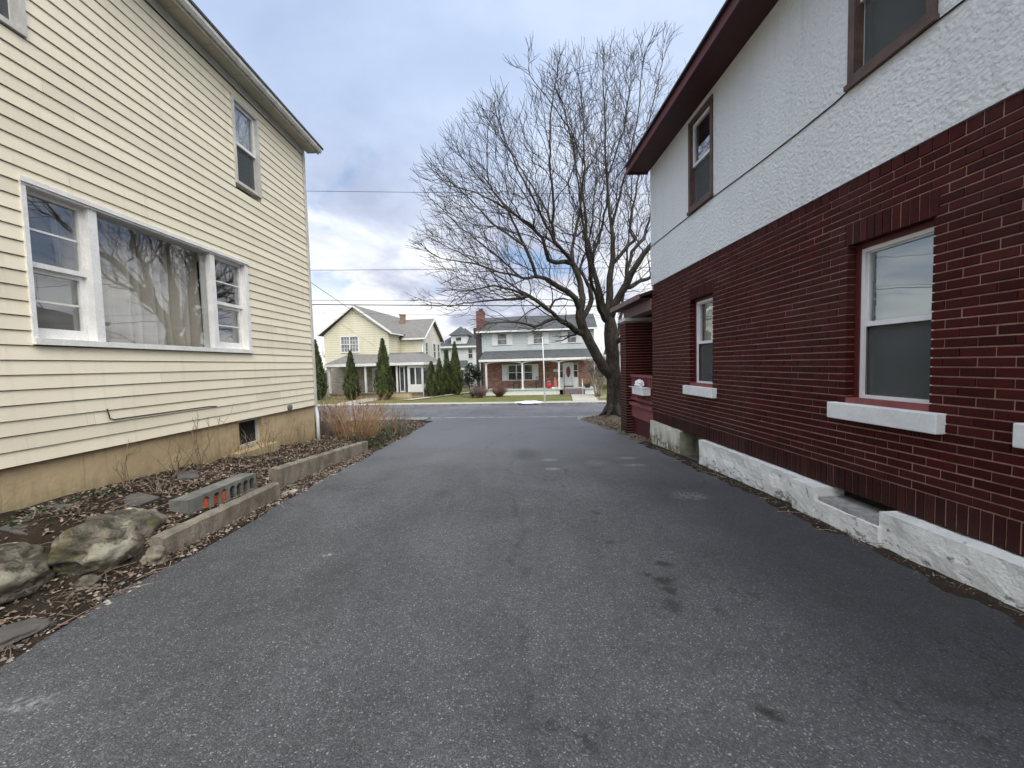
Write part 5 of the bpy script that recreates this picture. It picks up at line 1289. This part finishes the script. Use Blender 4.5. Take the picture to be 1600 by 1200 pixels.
b = Y.mb(); um = -15.65; k_ = (7.08 - 4.66) / (um + 18.66 + .42); 
for a in (-19.08, -12.22): b.slab([(a, 16.15, 4.60), (um, 16.15, 7.08), (um, 25.8, 7.08), (a, 25.8, 4.60)], .11)
gable_u(b, -15.0, -10.15, 19, 24.3, 4.45, 6.27, .1, .35)
Y_r = b.build('roof', M['shingle_grey'], Y.root)
b = Y.mb()
for a in (-19.1, -12.2): b.slab([(a, 16.10, 4.60), (um, 16.10, 7.07), (um, 16.149, 7.07), (a, 16.149, 4.60)], .2)
for a in (18.65, 24.65): b.slab([(-10.1, a, 4.20), (-10.1, 21.65, 6.26), (-10.148, 21.65, 6.26), (-10.148, a, 4.20)], .2)
b.box(-12.24, -12.14, 16.15, 18.6, 4.42, 4.54); b.box(-12.3, -10.15, 18.56, 18.65, 4.05, 4.19); b.build('rake_board', M['farwhite'], Y_r)
b = Y.mb(); b.box(-13.45, -13.0, 20.9, 21.35, 5.4, 6.62); b.box(-13.5, -12.95, 20.85, 21.4, 6.62, 6.72); b.build('chimney', M['tan_brick'], Y_r)
Y.window(-17.02, -15.46, 16.5, 3.02, 4.32, .10, 'farwhite', cross=True, mid=True, mull=1, glass='far_glass_pale')
Y.window(19.6, 20.2, -10.47, 2.2, 3.8, .06, 'farwhite', side='r'); Y.window(21.8, 22.5, -10.47, 2.3, 3.8, .06, 'farwhite', side='r'); Y.window(23.1, 23.8, -10.47, 2.3, 3.8, .06, 'farwhite', side='r'); Y.window(20, 20.7, -10.47, -.1, 1.3, .06, 'farwhite', side='r')
# hipped porch roof, posts, enclosed corner
b = Y.mb(); pz0, pz1 = 1.93, 2.80
b.slab([(-17.35, 14.35, pz0), (-8.75, 14.35, pz0), (-10.4, 16.9, pz1), (-16.4, 16.49, pz1)], .08); b.slab([(-17.35, 14.35, pz0), (-16.4, 16.49, pz1), (-17.35, 16.49, pz1 - .45)], .08)
b.slab([(-8.75, 14.35, pz0), (-8.75, 19.5, pz0), (-10.49, 19.5, pz1), (-10.49, 16.9, pz1)], .08); b.slab([(-12.62, 16.5, pz1 - .01), (-10.4, 16.8, pz1 - .01), (-10.4, 18.99, pz1 + .1), (-12.62, 18.99, pz1 + .1)], .08)
b.build('porch_roof', M['shingle_grey'], Y.root)
b = Y.mb(); b.box(-17.38, -8.72, 14.30, 14.38, 1.70, 1.92); b.box(-8.80, -8.72, 14.381, 19.4, 1.70, 1.92); b.build('porch_fascia', M['farwhite'], Y.root)
b = Y.mb(); b.box(-17.3, -8.81, 14.4, 16.49, 1.68, 1.71); b.build('porch_ceiling', M['farwhite'], Y.root)
b = Y.mb(); b.box(-17.2, -9.0, 14.5, 18.99, -.62, -.5); b.build('porch_floor', M['step'], Y.root)
b = Y.mb(); b.box(-17.1, -9.05, 14.62, 18.9, -1.1, -.621); b.build('porch_base', M['tan_stone'], Y.root)
b = Y.mb()
for u in (-17.1, -13.9): b.box(u - .07, u + .07, 14.55, 14.69, -.5, 1.68)
b.box(-11.25, -11.13, 14.6, 14.72, -.5, 1.68); b.build('porch_post', M['farwhite'], Y.root)
b = Y.mb(); b.box(-10.28, -9.02, 14.62, 14.70, -.5, .12); b.box(-10.28, -10.06, 14.62, 14.70, .12, 1.68); b.box(-9.10, -9.02, 14.62, 14.7, .12, 1.68); b.box(-10.06, -9.1, 14.62, 14.7, 1.48, 1.68); b.box(-9.66, -9.56, 14.62, 14.7, .12, 1.48)
b.box(-9.1, -9.02, 14.71, 18.9, -.5, .12); b.box(-9.1, -9.02, 14.71, 18.9, 1.48, 1.68); b.box(-9.1, -9.02, 16.5, 18.9, .12, 1.48); b.build('porch_enclosure', M['farwhite'], Y.root)
b = Y.mb(); b.box(-10.059, -9.661, 14.64, 14.66, .121, 1.479); b.box(-9.559, -9.101, 14.64, 14.66, .121, 1.479); b.box(-9.07, -9.05, 14.72, 16.49, .121, 1.479); b.build('pane', M['far_glass'], Y.root)
sd_ = Y.mb(); sd_.box(-10.99, -10.93, 14.68, 14.74, -.5, 1.68); sd_.box(-10.62, -10.54, 14.68, 14.74, -.5, 1.68); sd_.box(-10.93, -10.62, 14.68, 14.74, 1.55, 1.68); sd_.box(-10.93, -10.62, 14.68, 14.74, -.5, -.40); o = sd_.build('screen_door', M['farwhite'], Y.root)
b = Y.mb(); b.box(-10.929, -10.621, 14.70, 14.72, -.399, 1.549); b.box(-10.539, -10.281, 14.70, 14.72, -.49, 1.5); b.build('pane', M['far_glass'], o)
dr = Y.mb(); dr.box(-14.15, -13.3, 16.48, 16.549, -.5, 1.45); dr = dr.build('door', M['far_door'], Y.root)
b = Y.mb(); b.box(-14.25, -14.151, 16.44, 16.549, -.5, 1.55); b.box(-13.299, -13.2, 16.44, 16.549, -.5, 1.55); b.box(-14.15, -13.3, 16.44, 16.549, 1.451, 1.55); b.build('door_frame', M['farwhite'], dr)
b = Y.mb(); b.box(-14.0, -13.45, 16.46, 16.479, .25, 1.35); b.build('pane', M['far_glass'], dr)
b = Y.mb(); b.tube([(-10.52, 18.92, 4.0), (-10.52, 18.92, -.9)], .05, 6); b.build('downspout', M['farwhite'], Y.root, True); b = Y.mb(); b.tube([(-8.9, 14.5, 1.7), (-8.95, 14.58, 1.4), (-8.95, 14.58, -.95)], .045, 6); b.build('downspout', M['farwhite'], Y.root)
F = FH('stone_steps', 'low tan stone steps at the corner of the yellow house porch', 'steps', -10.6, 13.9)
b = F.mb(); b.box(-11.4, -9.9, 13.9, 14.58, -1.0, -.62); b.box(-11.7, -9.6, 13.4, 13.899, -1.0, -.76); b.build('tread', M['tan_stone'], F.root)

# white house further back
W = FH('white_house', 'tall white house with a dark hipped roof and front dormer set far back', 'house', -9.7, 28)
b = W.mb(); b.box(-12.0, -7.3, 28, 36, -1.0, 3.75); b.build('wall', M['white_far'], W.root)
b = W.mb(); ap = (-9.65, 32, 6.25)
cs = [(-12.35, 27.6, 3.75), (-6.95, 27.6, 3.75), (-6.95, 36.4, 3.75), (-12.35, 36.4, 3.75)]
b.add(cs + [ap], [(0, 1, 4), (1, 2, 4), (2, 3, 4), (3, 0, 4), (3, 2, 1, 0)]); W_r = b.build('roof', M['shingle_dark'], W.root)
b = W.mb(); b.box(-12.4, -6.9, 27.55, 27.68, 3.60, 3.80); b.box(-12.38, -6.92, 27.681, 36.3, 3.62, 3.745); b.build('cornice', M['farwhite'], W_r)
b = W.mb(); b.box(-10.42, -8.6, 28.2, 31.5, 4.0, 5.05); W_d = b.build('dormer', M['white_far'], W.root)
b = W.mb(); b.add([(-10.68, 27.9, 5.08), (-8.36, 27.9, 5.08), (-8.36, 31.2, 5.08), (-10.68, 31.2, 5.08), (-9.52, 29.4, 6.22)], [(0, 1, 4), (1, 2, 4), (2, 3, 4), (3, 0, 4), (3, 2, 1, 0)]); b.build('roof', M['shingle_dark'], W_d)
w_ = W.window(-9.85, -9.2, 28.2, 4.42, 4.82, .06, 'farwhite', mid=False); w_.parent = W_d
W.window(-8.36, -7.88, 28, 2.40, 3.45, .08, 'farwhite'); W.window(-11.3, -10.7, 28, 2.4, 3.45, .08, 'farwhite')
b = W.mb(); b.box(-8.2, -7.8, 30.2, 30.7, 4.6, 6.05); b.build('chimney', M['chim_dark'], W_r)
b = W.mb(); b.slab([(-10.9, 26, 1.35), (-7.9, 26, 1.35), (-8.5, 27.99, 2.15), (-10.9, 27.99, 2.15)], .1); b.build('porch_roof', M['shingle_dark'], W.root)
b = W.mb(); b.box(-10.92, -7.88, 25.95, 26.05, 1.10, 1.30); b.box(-9.9, -9.74, 26.1, 26.26, -.8, 1.1); b.box(-10.85, -10.7, 26.1, 26.26, -.8, 1.1); b.box(-8.1, -7.95, 26.1, 26.26, -.8, 1.1); b.build('porch_frame', M['farwhite'], W.root)
b = W.mb(); b.box(-10.9, -7.9, 26.0, 27.99, -1.0, -.7); b.box(-10.9, -7.9, 26.02, 26.08, -.699, -.25); b.build('porch_floor', M['block'], W.root)
b = W.mb(); b.box(-9.62, -9.02, 27.93, 27.999, -.7, .95); b.build('door', M['far_glass'], W.root)

# bluish white house at the right, glimpsed past the maple trunk
B = FH('white_bungalow', 'low bluish white house glimpsed between the maple trunk and the brick porch', 'house', 10, 19)
b = B.mb(); b.box(7.1, 17, 19, 27, -1.0, 2.55); b.build('wall', M['bluewhite_far'], B.root)
b = B.mb(); gable_u(b, 6.8, 17.3, 19, 27, 2.62, 4.3, .1, .4); b.build('roof', M['shingle_grey'], B.root)
B.window(7.86, 8.4, 19, -.08, 1.12, .07, 'farwhite'); B.window(11, 12, 19, -.08, 1.12, .07, 'farwhite')

# ------------------------------------------------------------------ evergreens and bushes across the street
def arborvitae(label, u, v, h, w_, seed, tips=1, n_=2600, name='arborvitae'):
    F = FH(name, label, 'evergreen', u, v, 'columnar evergreens across the street')
    r_ = random.Random(seed); b = MB()
    prof = lambda f: (min(1, (f + .06) / .25) ** .5) * (1 - max(0, f - .12) / .9) ** .82
    for k in range(n_):
        f = r_.random() ** 1.15; a = r_.uniform(0, 6.283); rr = w_ * prof(f) * r_.uniform(.72, 1.06) * (1 + .22 * noise.noise((math.cos(a) * 2, math.sin(a) * 2 + seed, f * 6)) + .16 * noise.noise((math.cos(a) * 5, math.sin(a) * 5 + seed, f * 22)))
        x, y, z = rr * math.cos(a), rr * math.sin(a), h * (.02 + .97 * f)
        L_ = r_.uniform(.12, .26); tw = r_.uniform(.03, .06); ta = a + 1.57 + r_.gauss(0, .6)
        tip = Vector((x, y, z)) + Vector((math.cos(a) * .30, math.sin(a) * .30, .95)).normalized() * L_ + Vector((r_.gauss(0, .03), r_.gauss(0, .03), 0))
        sx_, sy_ = math.cos(ta) * tw, math.sin(ta) * tw
        cl = .5 + .9 * noise.noise((math.cos(a) * 1.7 + seed, math.sin(a) * 1.7, z * 1.6)) + r_.gauss(0, .18)
        b.add([(x - sx_, y - sy_, z), (x + sx_, y + sy_, z), (x + sx_ * .8, y + sy_ * .8, z + L_ * .6), tip, (x - sx_ * .8, y - sy_ * .8, z + L_ * .6)], [(0, 1, 2, 3, 4)], 0, min(1, max(0, cl)))
    b.build('foliage', M['evergreen'], F.root, False, False)
    b = MB(); b.tube([(0, 0, h * q_) for q_ in (.0, .05, .15, .3, .5, .7, .85, .94)], [w_ * .72 * prof(q_) for q_ in (.0, .05, .15, .3, .5, .7, .85, .94)], 12); b.build('trunk', M['evergreen_core'], F.root, True)  # dark inner core filling the foliage so it is not see-through
    return F
arborvitae('evergreen column right beside the corner of the cream house', -17.2, 13.0, 4.75, .80, 1)
arborvitae('short pointed evergreen column under the window of the yellow gable', -14.25, 13.0, 3.75, .68, 2)
arborvitae('tall twin tipped evergreen column before the yellow house door', -11.25, 12.4, 4.55, .76, 3, n_=3200)
arborvitae('small evergreen on the left of the dense cluster beside the yellow house', -8.1, 14.2, 2.75, .58, 4)
arborvitae('evergreen second from the left in the dense cluster', -7.75, 15.2, 3.0, .55, 5)
arborvitae('slender tall evergreen in the middle of the dense cluster', -7.55, 16.6, 3.75, .50, 6)
arborvitae('tallest evergreen on the right of the dense cluster before the white house', -6.80, 16.6, 4.45, .64, 7)

def leaf_bush(name, label, u, v, h, w_, mat_, seed, n_=1800, leaf=.14, droop=.3, stem='bark', cat='bush'):
    F = FH(name, label, cat, u, v); r_ = random.Random(seed); b = MB()
    cl = [(r_.uniform(-1, 1), r_.uniform(-1, 1), r_.random() ** .8, r_.uniform(.55, 1)) for _ in range(26)]
    for k in range(n_):
        cx, cy, cz, cr = cl[r_.randrange(len(cl))]
        d_ = Vector((r_.gauss(0, 1), r_.gauss(0, 1), r_.gauss(0, 1))).normalized() * r_.uniform(.6, 1) * .30 * w_ * cr
        sc_ = math.sqrt(max(0.05, 1 - (cz * .95) ** 2)); p = Vector((cx * w_ * .8 * sc_, cy * w_ * .8 * sc_, h * (.12 + .80 * cz))) + d_
        if p.z < .03: continue
        a = r_.uniform(0, 6.283); L_ = leaf * r_.uniform(.7, 1.3); dv = Vector((math.cos(a), math.sin(a), -droop + r_.gauss(0, .3))).normalized(); sd2 = Vector((-math.sin(a), math.cos(a), r_.gauss(0, .3))) * L_ * .22
        b.add([p, p + dv * L_ * .5 + sd2, p + dv * L_, p + dv * L_ * .5 - sd2], [(0, 1, 2, 3)], 0, r_.random())
    b.build('foliage', M[mat_], F.root, False, False)
    b = MB()
    for k in range(9): a = k * .7; b.tube([(0, 0, -.05), (.3 * w_ * math.cos(a), .3 * w_ * math.sin(a), h * .35), (.6 * w_ * math.cos(a), .6 * w_ * math.sin(a), h * r_.uniform(.5, .85))], [.03, .02, .008], 4)
    b.build('stems', M[stem], F.root)
leaf_bush('rhododendron', 'big dark broadleaf bush at the left end of the brick porch', -4.65, 13.6, 2.75, 1.0, 'rhodo', 3, 3200, .17, .5)
def bare_bush(name, label, u, v, h, w_, mat_, seed, n_=170, cat='bush'):
    F = FH(name, label, cat, u, v); r_ = random.Random(seed); b = MB()
    for k in range(n_):
        a = r_.uniform(0, 6.283); t_ = r_.random(); rr = w_ * math.sqrt(r_.random()); p = Vector((.12 * math.cos(a), .12 * math.sin(a), -.03)); q_ = Vector((rr * math.cos(a), rr * math.sin(a), h * (r_.uniform(.55, 1) * (1 - .35 * (rr / w_) ** 2))))
        m_ = p.lerp(q_, .5) + Vector((r_.gauss(0, .05), r_.gauss(0, .05), .06)); b.tube([p, m_, q_], [.014, .010, .005], 3, 0, t_)
        for f in range(4):
            s_ = m_.lerp(q_, r_.random()); b.tube([s_, s_ + Vector((r_.gauss(0, .13), r_.gauss(0, .13), r_.uniform(.03, .22)))], [.007, .004], 3, 0, t_)
    b.build('stems', M[mat_], F.root, False, False)
M['red_twig'] = std('red brown twigs', (.20, .105, .075), (.13, .07, .055), 5, .8, 0, tint=.8)
M['mauve_twig'] = std('mauve brown twigs', (.26, .185, .165), (.17, .12, .11), 5, .8, 0, tint=.8)
bare_bush('bare_bush', 'rounded mauve brown twiggy bush at the foot of the dark broadleaf bush', -3.95, 12.9, 1.05, .75, 'mauve_twig', 5)
bare_bush('bare_bush', 'low reddish brown bush in front of the brick porch', -2.55, 13.6, .95, .68, 'red_twig', 6)
bare_bush('bare_bush', 'dark bare bush beside the bluish white house', 8.0, 16.5, 1.0, .9, 'mauve_twig', 8, 200)

def bare_tree(name, label, u, v, h, spread, seed, lv=4, mat_='far_twig', r0=.11, stems=1, cat='tree', group=None, low=.3):
    F = FH(name, label, cat, u, v, group); r_ = random.Random(seed); tk, cr = MB(), MB()
    def grow(p, dv, L_, rad, l):
        n_ = 4; pts = [p]; rs = [rad]
        for k in range(n_):
            dv = (dv + Vector((r_.gauss(0, .13), r_.gauss(0, .13), .07 + r_.gauss(0, .06)))).normalized(); p = p + dv * L_ / n_; pts.append(p); rs.append(rad * (1 - .55 * (k + 1) / n_))
        (tk if l == 0 else cr).tube(pts, rs, 7 if l == 0 else (5 if l == 1 else 3), 0, .5, l == 0)
        if l >= lv: return
        for k in range(r_.randint(4, 6) if l else 7):
            f_ = r_.uniform(low if l == 0 else .2, 1); i = min(n_ - 1, int(f_ * n_)); q_ = pts[i].lerp(pts[i + 1], f_ * n_ - i)
            a = r_.uniform(0, 6.283); side = Vector((math.cos(a), math.sin(a), r_.uniform(.1, .9))) * spread
            grow(q_, (dv * .75 + side).normalized(), L_ * r_.uniform(.42, .68), max(.004, rs[i] * .55), l + 1)
        
    for s_ in range(stems):
        a = s_ * 2.4 + seed; grow(Vector((.08 * math.cos(a) * (stems > 1), .08 * math.sin(a) * (stems > 1), -.1)), Vector((.28 * math.cos(a) * (stems > 1), .28 * math.sin(a) * (stems > 1), 1)).normalized(), h * .55, r0, 0)
    tk.build('trunk', M[mat_] if mat_ != 'far_twig' else M['stem_grey'], F.root, True, False); cr.build('crown', M[mat_], F.root, False, False)
bare_tree('ornamental_tree', 'small many stemmed bare tree in front of the brick porch steps', 4.75, 12.3, 3.6, .85, 3, 4, 'far_twig', .085, 3, low=.25)
F = FH('stone_ring', 'ring of pale edging stones round the small bare tree', 'edging', 4.75, 12.3); b = F.mb(); r_ = random.Random(2)
for k in range(18):
    a = k * .349; x, y = 4.75 + 1.15 * math.cos(a), 12.3 + 1.0 * math.sin(a); b.box(x - .16, x + .16, y - .1, y + .1, Tv(12.3) - .1, Tv(12.3) + r_.uniform(.05, .11))
b.build('edging_stones', M['walk'], F.root)
for i, (u, v, h, sd2) in enumerate([(-25.5, 34, 6.2, 1), (-23.5, 44, 8.5, 2), (-13.2, 46, 7.0, 5), (-29, 36, 6.0, 9)]):
    bare_tree('bare_tree', ['bare tree beside the cream house corner beyond the yellow house', 'taller bare tree behind the yellow house at the far left', 'bare tree top showing between the yellow and the white house', 'bare tree at the extreme left beyond the street'][i], u, v, h, .8, 20 + sd2, 4, 'far_twig', .14, 1, group='bare trees far behind the houses')
# far wood closing the view behind the houses
b = MB(); r_ = random.Random(31)
for k in range(2600):
    u = r_.uniform(-120, 120); v = 62 + r_.uniform(0, 22); h = (3.2 + 1.8 * noise.noise((u * .05, 0, 3)) + r_.uniform(-1, .6)) * .9; x, y, z = SW(u, v, -1.0)
    dx = r_.gauss(0, .5); b.tube([(x, y, z), (x + dx * .4, y, z + h * .6), (x + dx, y, z + h)], [.07, .045, .012], 3, 0, r_.random(), False)
    for f in range(5): q_ = r_.uniform(.35, .9); L_ = r_.uniform(.5, 1.5); a = r_.uniform(0, 6.28); b.tube([(x + dx * q_, y, z + h * q_), (x + dx * q_ + L_ * math.cos(a), y + L_ * math.sin(a), z + h * q_ + L_ * .7)], [.03, .01], 3, 0, r_.random(), False)
tag(b.build('distant_woods', M['far_twig'], None, False, False), kind='stuff')
hb = FH('hedge', 'dark evergreen hedge running behind the far houses', 'hedge', 0, 52)
b = MB(); r_ = random.Random(33)
for k in range(9000):
    u = r_.uniform(-70, 70); zt = 1.5 + .35 * noise.noise((u * .3, 1, 0)); z = zt * math.sqrt(r_.random()); y = r_.uniform(-.7, .7); a = r_.uniform(0, 6.28); s_ = r_.uniform(.15, .3)
    b.add([(u - s_ * math.cos(a), y - s_ * math.sin(a), z), (u + s_ * math.cos(a), y + s_ * math.sin(a), z), (u + r_.gauss(0, .08), y + r_.gauss(0, .08), z + s_ * 1.6)], [(0, 1, 2)], 0, r_.random())
b.box(-70, 70, -.5, .5, -.1, 1.1, 0, .1)
b.build('foliage', M['evergreen'], hb.root, False, False)
#PART4
